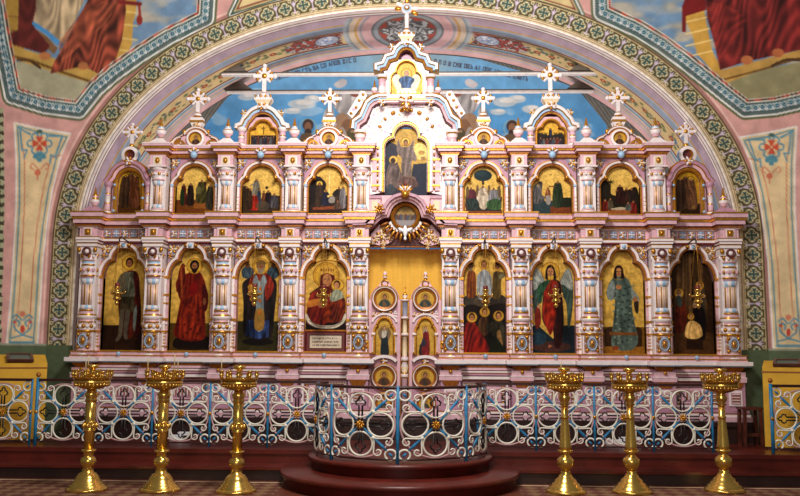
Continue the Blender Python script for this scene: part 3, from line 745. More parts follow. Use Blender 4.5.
# ---- horizontal mouldings (each a part), with projections over the columns
def course(name, layers, x_out, gap, cols, colw, yo=-.04, dy=-.13, pw=.0):
    """layers: (z0,z1,extra projection,material)"""
    b = MB()
    for s_ in (-1, 1):
        x0, x1 = sorted((s_ * gap, s_ * x_out))
        for z0, z1, e, m in layers: b.box(x0, x1, yo - e, .12, z0, z1, m)
    for c in cols:
        for s_ in (-1, 1):
            for z0, z1, e, m in layers: b.box(s_ * c - colw - e, s_ * c + colw + e, yo + dy - e, .1, z0 - .001, z1 + .001, m)
    return part(b, name)
course('base_moulding', [(.58, .64, .07, 'pink'), (.64, .67, .05, 'white'), (.67, .69, .03, 'gold_dark'), (.69, .72, .04, 'mauve')], 4.37, .58, CX, .12, -.04, -.18)
course('dado_cornice', [(1.085, 1.10, .02, 'gold'), (1.10, 1.135, .07, 'white'), (1.135, 1.15, .04, 'maroon'), (1.15, 1.175, .05, 'mauve'), (1.175, 1.187, .055, 'gold_dark'), (1.187, 1.207, .06, 'white'), (1.207, 1.22, .035, 'maroon'), (1.22, 1.25, .045, 'pink'), (1.25, 1.29, .025, 'gold_dark')], 4.37, .58, [], 0, -.06)
course('sill', [(1.29, 1.305, .06, 'blue'), (1.305, 1.355, .08, 'white'), (1.355, 1.375, .03, 'pink'), (1.375, 1.39, .035, 'gold'), (1.39, 1.43, .02, 'pink'), (1.43, 1.442, .03, 'gold')], 4.37, .58, CX, .13, -.06, -.17)
course('entablature', [(2.935, 2.955, .03, 'red'), (2.955, 2.985, .035, 'white'), (2.985, 3.0, .03, 'gold'), (3.0, 3.125, .0, 'pink'), (3.125, 3.14, .02, 'white'), (3.14, 3.165, .04, 'gold_dark'), (3.165, 3.18, .05, 'red'), (3.18, 3.235, .07, 'pink'), (3.235, 3.27, .085, 'gold'), (3.27, 3.325, .10, 'pink'), (3.325, 3.34, .11, 'gold')], 4.37, .50, CX, .12, -.05, -.18)
course('upper_cornice', [(4.15, 4.165, .02, 'gold'), (4.165, 4.195, .03, 'gold_dark'), (4.195, 4.235, .06, 'pink'), (4.235, 4.265, .08, 'gold'), (4.265, 4.298, .095, 'pink'), (4.298, 4.31, .10, 'white')], 3.46, .56, UX, .10, -.03, -.16)

# ---- lower column, built once
def lower_column():
    root = MB()
    sh = MB(); sh.lathe([(.092, .70, 'flute'), (.092, .98, 'flute')], seg=36, alt={'flute': ('cream', 'gold_dark', 'cream', 'pink')}, flute=.03)
    col = sh.mesh('column')
    base = MB().lathe([(.135, 0, 'white'), (.135, .035, 'white'), (.125, .05, 'gold'), (.118, .07, 'gold'), (.125, .085, 'pink'), (.112, .105, 'pink')]).mesh('column_base')
    dr = MB().lathe([(.112, .105, 'carved'), (.112, .325, 'gold'), (.126, .335, 'gold'), (.126, .36, 'red'), (.112, .365, 'carved'), (.108, .46, 'gold'), (.118, .465, 'gold'), (.118, .48, 'pink'), (.112, .49, 'pink'), (.112, .51, 'white'), (.135, .525, 'white'), (.135, .555, 'gold'), (.12, .57, 'gold'), (.12, .58, 'pink'), (.105, .60, 'pink'), (.105, .615, 'gold'), (.113, .625, 'gold'), (.113, .64, 'gold')])
    for k in range(7):
        a = math.pi * (1 + (k + .5) / 7); dr.blob((.112 * math.cos(a), .112 * math.sin(a), .412), (.03, .022, .03), 'gold' if k % 2 else 'white', 6, 4)
    for k in range(11):
        a = math.pi * (1 + (k + .5) / 11); dr.blob((.112 * math.cos(a), .112 * math.sin(a), .545), (.016, .016, .016), 'gold', 5, 4)
    drum = dr.mesh('column_drum')
    md = MB()
    md.tube([(.058 * math.cos(a), -.122, .215 + .082 * math.sin(a)) for a in np.linspace(0, 2 * math.pi, 14, endpoint=False)], .009, 'blue', 5, True)
    md.blob((0, -.118, .215), (.03, .02, .05), 'gold', 8, 5); md.blob((0, -.13, .215), (.012, .012, .02), 'red', 6, 4)
    for sx in (-1, 1):
        for sz in (-1, 1):
            md.blob((sx * .066, -.104, .215 + sz * .085), (.03, .02, .022), 'gold', 6, 4, sx * sz * .8); md.blob((sx * .078, -.095, .215 + sz * .045), (.012, .015, .03), 'gold_dark', 6, 4)
    med = md.mesh('oval_medallion')
    pet = []
    for z0, z1, fl in ((.64, .70, 1), (.98, 1.06, 0)):
        pt = MB(); pt.lathe([(.112 if fl else .09, z0, 'p'), (.096 if fl else .112, z1, 'p')], seg=14, alt={'p': ('blue', 'white')}, flute=.06); pet.append(pt.mesh('petal_ring'))
    cp = MB().lathe([(.105, 1.06, 'pink'), (.105, 1.085, 'gold'), (.118, 1.095, 'gold'), (.118, 1.11, 'pink'), (.095, 1.125, 'white'), (.118, 1.16, 'pink'), (.118, 1.20, 'white'), (.098, 1.235, 'gold'), (.108, 1.245, 'gold'), (.108, 1.26, 'white'), (.096, 1.27, 'blue'), (.096, 1.30, 'gold'), (.108, 1.31, 'pink'), (.098, 1.33, 'carved'), (.12, 1.45, 'carved')])
    for k in range(6):
        a = math.pi * (1 + (k + .5) / 6); cp.blob((.112 * math.cos(a), .112 * math.sin(a), 1.38), (.022, .02, .045), 'gold' if k % 2 else 'white', 6, 4)
        cp.blob((.12 * math.cos(a), .12 * math.sin(a), 1.18), (.018, .016, .03), 'gold' if k % 2 else 'pink', 6, 4)
    cp.box(-.135, .135, -.13, .1, 1.50, 1.535, 'white'); cp.box(-.13, .13, -.125, .1, 1.535, 1.555, 'gold'); cp.box(-.145, .145, -.14, .1, 1.555, 1.58, 'white'); cp.box(-.12, .12, -.11, .1, 1.40, 1.50, 'white')
    cap = cp.mesh('capital')
    vo = MB().tube([(.05 * math.cos(a), -.125, 1.43 + .05 * math.sin(a)) for a in np.linspace(0, 2 * math.pi, 14, endpoint=False)], .016, 'maroon', 5, True)
    vo.blob((0, -.125, 1.43), (.034, .024, .034), 'white', 8, 5); vo.blob((-.11, -.12, 1.455), (.03, .02, .04), 'gold', 6, 4); vo.blob((.11, -.12, 1.455), (.03, .02, .04), 'gold', 6, 4)
    vol = vo.mesh('volute')
    pl = MB().box(-.112, .112, -.05, .23, 0, 1.575, 'white')
    pil = pl.mesh('pilaster')
    return col, [('column_base', base), ('column_drum', drum), ('oval_medallion', med), ('petal_ring', pet[0]), ('petal_ring', pet[1]), ('capital', cap), ('volute', vol), ('pilaster', pil)]
LC = lower_column()
for i, c in enumerate(CX):
    for s_ in (-1, 1):
        o = inst('column', LC[0], ICO, (s_ * c, -.13, 1.362 - SOL))
        for nm, me in LC[1]:
            q = inst(nm, me, o)
# brackets and pedestals under the columns
pd = MB(); pd.box(-.13, .13, -.21, .1, .72, 1.085, 'mauve'); pd.box(-.15, .15, -.23, .1, 1.085, 1.14, 'pink'); pd.box(-.155, .155, -.235, .1, 1.14, 1.15, 'white')
pd.box(-.14, .14, -.22, .1, 1.15, 1.22, 'pink'); pd.frustum(0, -.09, 1.0, 1.08, .07, .13, .11, .15, 'gold_dark'); pd.box(-.085, .085, -.225, -.19, .78, .98, 'white'); pd.box(-.06, .06, -.235, -.2, .81, .95, 'mauve')
for k in range(7): pd.box(-.05, .05, -.245, -.23, .815 + k * .019, .824 + k * .019, 'gold_dark' if k % 2 else 'white')
pdm = pd.mesh('pedestal')
bk = MB().frustum(0, -.10, 1.22, 1.30, .08, .12, .14, .16, 'gold_dark'); bk.box(-.165, .165, -.28, .1, 1.295, 1.312, 'blue'); bk.blob((0, -.235, 1.20), (.028, .02, .022), 'gold', 8, 5); bkm = bk.mesh('bracket')
for c in CX:
    for s_ in (-1, 1):
        o = inst('pedestal', pdm, ICO, (s_ * c, 0, -SOL)); inst('bracket', bkm, o)
# dado panels between pedestals
dp = MB(); dp.box(-.33, .33, -.03, .1, .72, 1.085, 'mauve')
dp.sweep([(-.30, .75), (-.30, 1.05), (.30, 1.05), (.30, .75)], [(.0, -.03), (.0, -.06), (-.03, -.06), (-.03, -.03)], ['pink', 'white', 'pink'], True)
dp.box(-.20, .20, -.055, -.03, .80, 1.0, 'pink'); dp.box(-.17, .17, -.065, -.04, .83, .97, 'mauve')
for k in range(-13, 14): dp.blob((k * .021, -.06, 1.035), (.009, .012, .012), 'gold', 5, 4)
for sx in (-1, 1):
    for k in range(9): dp.blob((sx * .235, -.045, .79 + k * .026), (.03, .02, .009), 'white' if k % 2 else 'gold', 6, 4)
for k in range(-7, 8): dp.box(k * .022 - .005, k * .022 + .005, -.075, -.06, .85, .95, 'white' if k % 2 else 'gold_dark')
dpm = dp.mesh('dado_panel')
for x in BAYS:
    for s_ in (-1, 1): inst('dado_panel', dpm, ICO, (s_ * x, 0, -SOL))
# frieze blocks with small square reliefs
fr = MB(); fr.box(-.052, .052, -.065, -.03, 3.005, 3.12, 'gold_dark'); fr.box(-.044, .044, -.072, -.04, 3.013, 3.112, 'slate'); leaf_cluster(fr, 0, -.072, 3.062, .05, 6, 'gold', 3, 'white'); frm = fr.mesh('frieze_tile')
fr2 = MB(); fr2.box(-.052, .052, -.065, -.03, 3.005, 3.12, 'gold_dark'); fr2.box(-.044, .044, -.072, -.04, 3.013, 3.112, 'slate'); leaf_cluster(fr2, 0, -.072, 3.062, .05, 4, 'blue', 3, 'white'); frm2 = fr2.mesh('frieze_tile_blue')
for x in BAYS:
    for s_ in (-1, 1):
        for k in range(-2, 3): inst('frieze_tile', frm if k % 2 == 0 else frm2, ICO, (s_ * x + k * .122, 0, -SOL))
gb = MB(); gb.box(-.075, .075, -.25, -.2, 3.0, 3.125, 'pink'); gb.frustum(0, -.245, 3.02, 3.105, .04, .02, .04, .02, 'gold'); gb.box(-.052, .052, -.255, -.23, 3.01, 3.115, 'white'); gb.blob((0, -.262, 3.0625), (.033, .018, .045), 'gold', 4, 4)
gbm = gb.mesh('gold_boss')
for c in CX:
    for s_ in (-1, 1): inst('gold_boss', gbm, ICO, (s_ * c, 0, -SOL))

# ---- lower bays: panel with trefoil opening, mouldings, jambs, spandrels
ZB = 1.445
PTH = trefoil(0, .285, ZB, 2.44, .145, 2.685, 2.865)
bp = MB(); holed_panel(bp, PTH, -.33, .33, ZB, 2.935, -.02, .13, 'mauve', (0, 2.40)); bpm = bp.mesh('bay_panel')
mo = MB(); mo.sweep(PTH, [(0, .09), (0, -.02), (.012, -.035), (.03, -.035), (.034, -.06), (.066, -.065), (.07, -.045), (.082, -.045), (.088, -.015)], ['gold_dark', 'gold', 'gold_dark', 'pink', 'white', 'pink', 'gold', 'gold'])
mom = mo.mesh('arch_moulding')
spm = {}
for s_ in (-1, 1):
    sp = MB(); sp.prism([(s_ * .31, 2.90), (s_ * .31, 2.66), (s_ * .20, 2.80), (s_ * .14, 2.90)], -.03, .0, 'slate')
    leaf_cluster(sp, s_ * .265, -.035, 2.85, .07, 6, 'gold', 5, 'cream'); leaf_cluster(sp, s_ * .285, -.035, 2.755, .045, 5, 'gold', 6, 'gold'); leaf_cluster(sp, s_ * .195, -.035, 2.875, .035, 5, 'cream', 7)
    spm[s_] = sp.mesh('spandrel_relief')
jbm = {}
for s_ in (-1, 1):
    jb = MB(); jb.box(s_ * .325 - .035, s_ * .325 + .035, -.05, .0, ZB, 2.46, 'pink')
    for z0, z1, m in ((1.70, 1.725, 'gold'), (1.50, 1.515, 'gold'), (2.44, 2.475, 'gold'), (2.20, 2.23, 'gold'), (2.09, 2.11, 'gold'), (1.86, 1.895, 'gold'), (1.81, 1.83, 'white')):
        jb.box(s_ * .325 - .04, s_ * .325 + .04, -.068, .0, z0, z1, m)
    for k in range(8): jb.blob((s_ * .325, -.055, 1.53 + k * .022), (.024, .02, .009), 'gold' if k % 2 else 'white', 6, 4)
    for z in (1.77, 2.15, 2.33): leaf_cluster(jb, s_ * .325, -.055, z, .028, 5, 'gold', 3, 'cream')
    jbm[s_] = jb.mesh('jamb')
ks = MB(); ks.box(-.045, .045, -.12, 0, 2.86, 2.935, 'white'); ks.blob((0, -.125, 2.895), (.03, .02, .03), 'blue', 8, 5)
for s_ in (-1, 1): ks.blob((s_ * .065, -.09, 2.90), (.035, .03, .02), 'gold', 6, 4)
ksm = ks.mesh('keystone')
st = MB(); st.box(-.30, .30, -.045, .09, 1.43, 1.455, 'gold'); st.blob((0, -.11, 1.405), (.03, .03, .03), 'blue', 8, 5); stm = st.mesh('icon_sill')
for x in BAYS:
    for s_ in (-1, 1):
        o = inst('bay_panel', bpm, ICO, (s_ * x, 0, -SOL))
        inst('arch_moulding', mom, o); [(inst('spandrel_relief', spm[k], o), inst('jamb', jbm[k], o)) for k in (-1, 1)]; inst('keystone', ksm, o); inst('icon_sill', stm, o)

# ---- upper tier columns
def upper_column():
    sh = MB().lathe([(.076, .11, 'flute'), (.076, .40, 'flute')], seg=32, alt={'flute': ('cream', 'gold_dark', 'cream', 'pink')}, flute=.03).mesh('upper_column')
    ba = MB().lathe([(.115, 0, 'white'), (.115, .04, 'gold'), (.10, .05, 'pink'), (.10, .065, 'white'), (.09, .07, 'white')]); ba.lathe([(.10, .065, 'p'), (.082, .12, 'p')], seg=14, alt={'p': ('blue', 'white')}, flute=.06)
    cp = MB().lathe([(.078, .38, 'p'), (.098, .45, 'p')], seg=14, alt={'p': ('blue', 'white')}, flute=.06)
    cp.lathe([(.088, .45, 'gold'), (.1, .46, 'pink'), (.1, .48, 'white'), (.085, .49, 'white'), (.115, .53, 'white'), (.12, .56, 'gold'), (.10, .57, 'pink'), (.10, .60, 'white'), (.115, .61, 'white'), (.115, .64, 'white')])
    for k in range(6):
        a = math.pi * (1 + (k + .5) / 6); cp.blob((.112 * math.cos(a), .112 * math.sin(a), .545), (.025, .02, .022), 'gold' if k % 2 else 'white', 6, 4)
    bl = MB().box(-.105, .105, -.11, .08, .64, .81, 'pink'); bl.box(-.06, .06, -.118, -.1, .665, .79, 'white'); bl.box(-.048, .048, -.122, -.1, .675, .78, 'cream'); bl.blob((0, -.125, .728), (.033, .015, .045), 'gold', 4, 4); bl.box(-.12, .12, -.125, .08, .64, .66, 'white')
    pl = MB().box(-.105, .105, -.04, .25, 0, .81, 'white')
    return sh, [('column_base', ba.mesh('upper_base')), ('capital', cp.mesh('upper_capital')), ('gold_panel_block', bl.mesh('gold_panel_block')), ('pilaster', pl.mesh('upper_pilaster'))]
UC = upper_column()
for c in UX:
    for s_ in (-1, 1):
        o = inst('upper_column', UC[0], ICO, (s_ * c, -.10, 3.34 - SOL))
        for nm, me in UC[1]: inst(nm, me, o)
# ---- upper bays (three each side of the centre)
UB = [(UX[i] + UX[i + 1]) / 2 for i in range(3)]
UPT = trefoil(0, .265, 3.375, 3.74, .175, 3.845, 4.035)
bp = MB(); holed_panel(bp, UPT, -.335, .335, 3.34, 4.16, 0, .12, 'mauve', (0, 3.68)); ubpm = bp.mesh('upper_bay_panel')
mo = MB(); mo.sweep(UPT, [(0, .09), (0, -.01), (.012, -.02), (.03, -.02), (.034, -.045), (.06, -.05), (.064, -.03), (.078, -.03), (.082, 0)], ['gold_dark', 'gold', 'gold_dark', 'pink', 'white', 'pink', 'gold', 'gold']); umom = mo.mesh('upper_arch_moulding')
uspm = {}
for s_ in (-1, 1):
    sp = MB(); sp.prism([(s_ * .325, 4.13), (s_ * .325, 3.95), (s_ * .24, 4.03), (s_ * .20, 4.13)], -.015, .0, 'slate'); leaf_cluster(sp, s_ * .285, -.02, 4.075, .065, 6, 'gold', 5, 'cream'); leaf_cluster(sp, s_ * .31, -.02, 3.99, .03, 5, 'gold', 6)
    sp.box(s_ * .315 - .025, s_ * .315 + .025, -.03, .0, 3.36, 3.74, 'pink')
    for k in range(9): sp.blob((s_ * .315, -.035, 3.40 + k * .026), (.022, .02, .009), 'gold' if k % 2 else 'white', 6, 4)
    sp.blob((s_ * .31, -.04, 3.75), (.03, .02, .025), 'blue', 6, 4); sp.blob((s_ * .20, -.05, 3.865), (.03, .025, .03), 'gold', 6, 4)
    uspm[s_] = sp.mesh('upper_spandrel_relief')
ks = MB(); ks.blob((0, -.11, 4.17), (.05, .05, .055), 'blue', 8, 6)
for k in range(5):
    a = math.radians(30 + 30 * k); ks.blob((.055 * math.cos(a), -.12, 4.20 + .055 * math.sin(a)), (.035, .025, .016), 'gold' if k % 2 else 'white', 6, 4, a)
ks.blob((0, -.1, 4.105), (.025, .03, .03), 'maroon', 6, 4)
uksm = ks.mesh('shell_boss')
for x in UB:
    for s_ in (-1, 1):
        o = inst('upper_bay_panel', ubpm, ICO, (s_ * x, 0, -SOL)); inst('arch_moulding', umom, o); [inst('spandrel_relief', uspm[k], o) for k in (-1, 1)]; inst('shell_boss', uksm, o)

# ---- crosses, finials, gables
def cross_mesh(name, h, w, mat='white', gold='gold'):
    """budded cross with rays, foot at z=0"""
    b = MB(); t = h * .075; zc = h * .62
    b.box(-t, t, -t * .8, t * .8, 0, h * .96, mat); b.box(-w, w, -t * .8, t * .8, zc - t, zc + t, mat)
    for dx, dz in ((0, 1), (1, 0), (-1, 0)):
        ex, ez = dx * w, zc + dz * (h * .36)
        b.blob((ex + dx * t * .8, 0, ez + dz * t * .8), (t * 1.3, t * 1.1, t * 1.3), mat, 6, 5)
        b.blob((ex - dx * t + dz * t * 1.6, 0, ez - dz * t + dx * t * 1.6), (t, t, t), gold, 6, 4); b.blob((ex - dx * t - dz * t * 1.6, 0, ez - dz * t - dx * t * 1.6), (t, t, t), gold, 6, 4)
    for a in (45, 135, 225, 315):
        for q in (.32, .5): b.blob((w * q * 1.5 * math.cos(math.radians(a)), 0, zc + w * q * 1.5 * math.sin(math.radians(a))), (w * .26, t * .7, t * .8), mat, 6, 4, math.radians(a))
    b.blob((0, -t * .5, zc), (t * 1.6, t, t * 1.6), gold, 8, 5)
    return b.mesh(name)
crossA = cross_mesh('cross_mesh', .31, .125); crossB = cross_mesh('cross_mesh_tall', .36, .125); crossC = cross_mesh('cross_mesh_small', .27, .11)
urn = MB(); urn.frustum(0, 0, 0, .09, .13, .13, .045, .045, 'white'); urn.lathe([(.035, .085, 'gold'), (.03, .11, 'pink'), (.065, .15, 'white'), (.075, .20, 'gold'), (.06, .215, 'white'), (.04, .24, 'blue'), (.05, .255, 'gold'), (.03, .275, 'gold'), (.022, .30, 'gold'), (.008, .38, 'gold')], seg=12); urnm = urn.mesh('urn_finial')
for i, c in enumerate(UX):
    for s_ in (-1, 1):
        if i: inst('urn_finial', urnm, ICO, (s_ * c, -.12, 4.31 - SOL))
ofi = MB(); ofi.frustum(0, 0, 0, .10, .17, .15, .06, .06, 'mauve'); ofi.lathe([(.04, .09, 'gold'), (.03, .12, 'pink'), (.06, .16, 'white'), (.06, .20, 'gold'), (.035, .23, 'pink'), (.05, .25, 'gold'), (.025, .28, 'gold'), (.006, .38, 'gold')], seg=12); ofim = ofi.mesh('outer_finial')
for s_ in (-1, 1): inst('urn_finial', ofim, ICO, (s_ * 4.28, -.08, 3.335 - SOL))
# trefoil gable with medallion
def small_gable():
    R = .10
    lob = arc(-.215, 4.33, .135, .135, 180, 75, 8) + arc(0, 4.40, .205, .205, 165, 15, 14) + arc(.215, 4.33, .135, .135, 105, 0, 8)
    b = MB().prism(lob, -.02, .06, 'pink')
    b.sweep(lob, [(0, .04), (.0, -.04), (-.014, -.055), (-.03, -.055), (-.034, -.035), (-.05, -.035), (-.06, -.02)], ['gold', 'gold', 'white', 'white', 'gold_dark', 'gold'])
    for s_ in (-1, 1):
        b.sweep(arc(s_ * .215, 4.33, .06, .06, 180, 0, 8), [(.012, -.02), (.012, -.05), (-.012, -.05), (-.012, -.02)], 'gold'); leaf_cluster(b, s_ * .215, -.03, 4.345, .045, 5, 'white', 8, 'gold')
        b.blob((s_ * .165, -.03, 4.52), (.03, .03, .04), 'gold', 6, 4); b.blob((s_ * .34, -.03, 4.38), (.02, .025, .03), 'gold', 6, 4)
    gab = b.mesh('medallion_gable')
    r = MB().sweep(arc(0, 4.42, .105, .105, 0, -360, 20)[:-1], [(.025, -.02), (.02, -.07), (-.01, -.075), (-.02, -.05), (-.022, -.03)], ['white', 'white', 'gold', 'gold_dark'], True); ring = r.mesh('medallion_ring')
    p = MB().frustum(0, .02, 4.60, 4.66, .06, .05, .09, .06, 'white'); p.box(-.095, .095, -.05, .08, 4.66, 4.69, 'gold'); p.box(-.085, .085, -.045, .07, 4.69, 4.73, 'white'); p.lathe([(.04, 4.73, 'gold'), (.055, 4.76, 'white'), (.05, 4.79, 'gold'), (.03, 4.81, 'white'), (.03, 4.83, 'white')], 0, .01, 0, 12); leaf_cluster(p, 0, -.04, 4.62, .05, 6, 'gold', 4, 'cream'); ped = p.mesh('cross_pedestal')
    return gab, ring, ped
SG = small_gable()
def mini_disc(name, seed, cols):
    n = 26
    a = np.linspace(-1, 1, n); A, B = np.meshgrid(a, a, indexing='ij'); A = A.ravel(); B = B.ravel()
    # squash the square grid to a disc
    xs = A * np.sqrt(1 - B * B / 2); zs = B * np.sqrt(1 - A * A / 2)
    c = Can(xs * 10, -zs * 10); c.soft = 1.; c.fill((206, 160, 62)); bust(c, *cols); return xs, zs, c.c, n
def bust(c, robe, robe2):
    c.ring(0, -2.5, 4.4, .9, (150, 100, 40)); c.ell(0, -2.5, 2.6, 3.2, (70, 46, 34)); c.ell(0, -1.8, 1.8, 2.4, (170, 116, 80))
    c.poly([(-7, 10), (-6, 4), (-2.5, 1), (2.5, 1), (6, 4), (7, 10)], robe); c.poly([(-2, 10), (-2.4, 2), (0, 3), (3, 9)], robe2)
def disc_icon(parent, name, r, loc, robe=(60, 44, 40), robe2=(96, 60, 44)):
    xs, zs, c, n = mini_disc(name, 1, (robe, robe2))
    V = np.stack([xs * r, 0 * xs, zs * r], 1)
    return inst(name, grid_mesh(name, V, n, n, c, 'icon_paint'), parent, loc)
for i, x in enumerate(UB):
    if i == 1: continue
    for s_ in (-1, 1):
        o = inst('medallion_gable', SG[0], ICO, (s_ * x, 0, -SOL)); inst('medallion_ring', SG[1], o); inst('cross_pedestal', SG[2], o)
        disc_icon(o, 'painted_roundel', .088, (0, -.032, 4.42)); inst('cross', crossA, o, (0, .01, 4.82))
# big gable with its own icon
BGP = trefoil(0, .185, 4.335, 4.52, .10, 4.58, 4.68)
def big_gable():
    b = MB(); outer = [(-.37, 4.56), (-.36, 4.61), (-.30, 4.63), (-.27, 4.70)] + arc(0, 4.62, .26, .26, 150, 30, 14) + [(.27, 4.70), (.30, 4.63), (.36, 4.61), (.37, 4.56)]
    holed_panel(b, BGP, -.26, .26, 4.31, 4.74, -.0, .1, 'pink', (0, 4.45)); b.prism([(-.30, 4.32), (-.30, 4.56)] + outer[1:-1] + [(.30, 4.56), (.30, 4.32)], .07, .12, 'mauve')
    b.sweep(outer, [(.02, .08), (.02, -.09), (.0, -.11), (-.03, -.11), (-.04, -.07), (-.07, -.07), (-.08, -.03), (-.10, -.03), (-.11, .02)], ['gold', 'white', 'white', 'gold', 'blue', 'pink', 'gold', 'maroon'])
    gab = b.mesh('icon_gable')
    m = MB().sweep(BGP, [(0, .08), (0, -.01), (.012, -.03), (.03, -.03), (.035, -.0)], ['gold_dark', 'gold', 'gold', 'gold']); mol = m.mesh('gable_moulding')
    colm = {}
    for s_ in (-1, 1):
        c = MB(); c.lathe([(.06, 4.31, 'white'), (.06, 4.34, 'gold'), (.045, 4.35, 'pink'), (.04, 4.42, 'white'), (.055, 4.44, 'gold'), (.04, 4.46, 'pink'), (.045, 4.52, 'white'), (.065, 4.54, 'white'), (.065, 4.57, 'white')], s_ * .285, -.05, 0, 10); colm[s_] = c.mesh('colonette')
    p = MB().box(-.075, .075, -.06, .08, 4.87, 4.92, 'white'); p.frustum(0, .01, 4.92, 4.98, .075, .06, .115, .08, 'cream'); p.box(-.12, .12, -.07, .09, 4.98, 5.02, 'white')
    for k in range(-3, 4): p.blob((k * .035, -.06, 5.03), (.016, .02, .03), 'gold' if k % 2 else 'white', 6, 4)
    p.lathe([(.05, 5.02, 'gold'), (.06, 5.05, 'white'), (.055, 5.08, 'gold'), (.03, 5.10, 'white'), (.03, 5.13, 'white')], 0, .01, 0, 12); leaf_cluster(p, 0, -.11, 4.87, .07, 7, 'gold', 4, 'white')
    fl = {}
    for s_ in (-1, 1):
        q = MB(); leaf_cluster(q, s_ * .25, -.08, 4.78, .06, 6, 'gold', 5, 'cream'); fl[s_] = q.mesh('crocket')
    ped = (p.mesh('crown_pedestal'), fl)
    return gab, mol, colm, ped
BG = big_gable()
for s_ in (-1, 1):
    o = inst('icon_gable', BG[0], ICO, (s_ * UB[1], 0, -SOL)); inst('gable_moulding', BG[1], o); [inst('colonette', BG[2][k], o) for k in (-1, 1)]; inst('crown_pedestal', BG[3][0], o); [inst('crocket', BG[3][1][k], o) for k in (-1, 1)]; inst('cross', crossB, o, (0, .01, 5.12))
# outer bays: round-arched aedicule
OXC = 3.835
OPT = [(-.165, 3.375)] + arc(0, 3.80, .165, .165, 180, 0, 16) + [(.165, 3.375)]
def outer_aedicule():
    b = MB(); holed_panel(b, OPT, -.24, .24, 3.34, 4.00, .0, .1, 'pink', (0, 3.6)); b.prism([(-.29, 3.34), (-.29, 3.80)] + arc(0, 3.80, .29, .30, 180, 0, 12)[1:-1] + [(.29, 3.80), (.29, 3.34)], .08, .12, 'mauve')
    pa = [(-.34, 3.80)] + [(-.31, 3.84)] + arc(0, 3.82, .28, .28, 165, 15, 14) + [(.31, 3.84), (.34, 3.80)]
    b.sweep(pa, [(.02, .1), (.02, -.07), (0, -.09), (-.04, -.09), (-.05, -.06), (-.085, -.05), (-.10, -.02)], ['gold', 'gold_dark', 'mauve', 'gold', 'pink', 'gold_dark'])
    g = b.mesh('round_arch_aedicule')
    m = MB().sweep(OPT, [(0, .08), (0, -.01), (.02, -.03), (.045, -.03), (.05, .0)], ['gold_dark', 'gold', 'gold', 'gold']); mm_ = m.mesh('aedicule_moulding')
    cm = {}
    for s_ in (-1, 1):
        c = MB(); c.lathe([(.05, 3.34, 'white'), (.05, 3.38, 'gold'), (.03, 3.40, 'pink'), (.04, 3.48, 'gold'), (.03, 3.50, 'white'), (.035, 3.60, 'pink'), (.045, 3.62, 'gold'), (.03, 3.64, 'pink'), (.04, 3.72, 'mauve'), (.055, 3.75, 'mauve'), (.055, 3.80, 'mauve')], s_ * .28, -.05, 0, 10)
        for z in (3.39, 3.57, 3.76): c.blob((s_ * .20, -.035, z), (.022, .02, .022), 'blue', 6, 4)
        cm[s_] = c.mesh('colonette')
    t = MB().sweep(arc(0, 4.19, .09, .09, 0, -360, 16)[:-1], [(.03, .05), (.03, -.05), (-.015, -.06), (-.03, .0)], ['blue', 'white', 'gold'], True); t.prism(arc(0, 4.19, .08, .08, 0, 360, 16)[:-1], 0, .05, 'maroon'); leaf_cluster(t, 0, -.09, 4.09, .07, 6, 'gold', 3, 'white'); t.frustum(0, .01, 4.28, 4.31, .05, .04, .06, .05, 'gold'); t.lathe([(.03, 4.30, 'gold'), (.04, 4.33, 'gold'), (.02, 4.36, 'white'), (.02, 4.38, 'white')], 0, .01, 0, 10)
    tm = t.mesh('ring_crest')
    return g, mm_, cm, tm
OA = outer_aedicule()
for s_ in (-1, 1):
    o = inst('round_arch_aedicule', OA[0], ICO, (s_ * OXC, 0, -SOL)); inst('arch_moulding', OA[1], o); [inst('colonette', OA[2][k], o) for k in (-1, 1)]; inst('ring_crest', OA[3], o); inst('cross', crossC, o, (0, .01, 4.36))

# ================================================================== CENTRE OF THE SCREEN
def pp(L, Y=0.): return [(mm(x, y, Y), zz(y, Y)) for x, y in L]
def sym(L): return L + [(-x, y) for x, y in L[::-1] if x != 0]
# white centre frame with the tall opening
CP = trefoil(0, .29, 3.665, 4.30, .155, 4.43, 4.625)
b = MB(); holed_panel(b, CP, -.50, .50, 3.62, 4.86, -.02, .14, 'carved', (0, 4.15)); b.box(-.50, .50, .0, .1, 3.34, 3.62, 'pink')
for s_ in (-1, 1):
    b.box(s_ * .43 - .03, s_ * .43 + .03, -.05, 0, 3.68, 4.30, 'pink'); b.box(s_ * .35 - .025, s_ * .35 + .025, -.05, 0, 3.68, 4.30, 'pink')
    for z in (3.75, 3.95, 4.12, 4.29): b.box(s_ * .39 - .08, s_ * .39 + .08, -.06, 0, z - .012, z + .012, 'gold')
    for k in range(7): b.blob((s_ * .39, -.04, 3.72 + k * .095), (.018, .018, .025), 'gold', 6, 4)
    for k in range(6):
        a = math.radians(155 - 18 * k) if s_ < 0 else math.radians(25 + 18 * k)
        b.blob((.40 * math.cos(a), -.035, 4.42 + .42 * math.sin(a)), (.03, .02, .02), 'gold', 6, 4, a)
centre = part(b, 'centre_panel')
cm_ = MB().sweep(CP, [(0, .1), (0, -.01), (.015, -.04), (.035, -.04), (.04, -.07), (.065, -.07), (.07, -.02)], ['gold_dark', 'gold', 'gold', 'white', 'white', 'pink']); cm_.build('arch_moulding', centre)
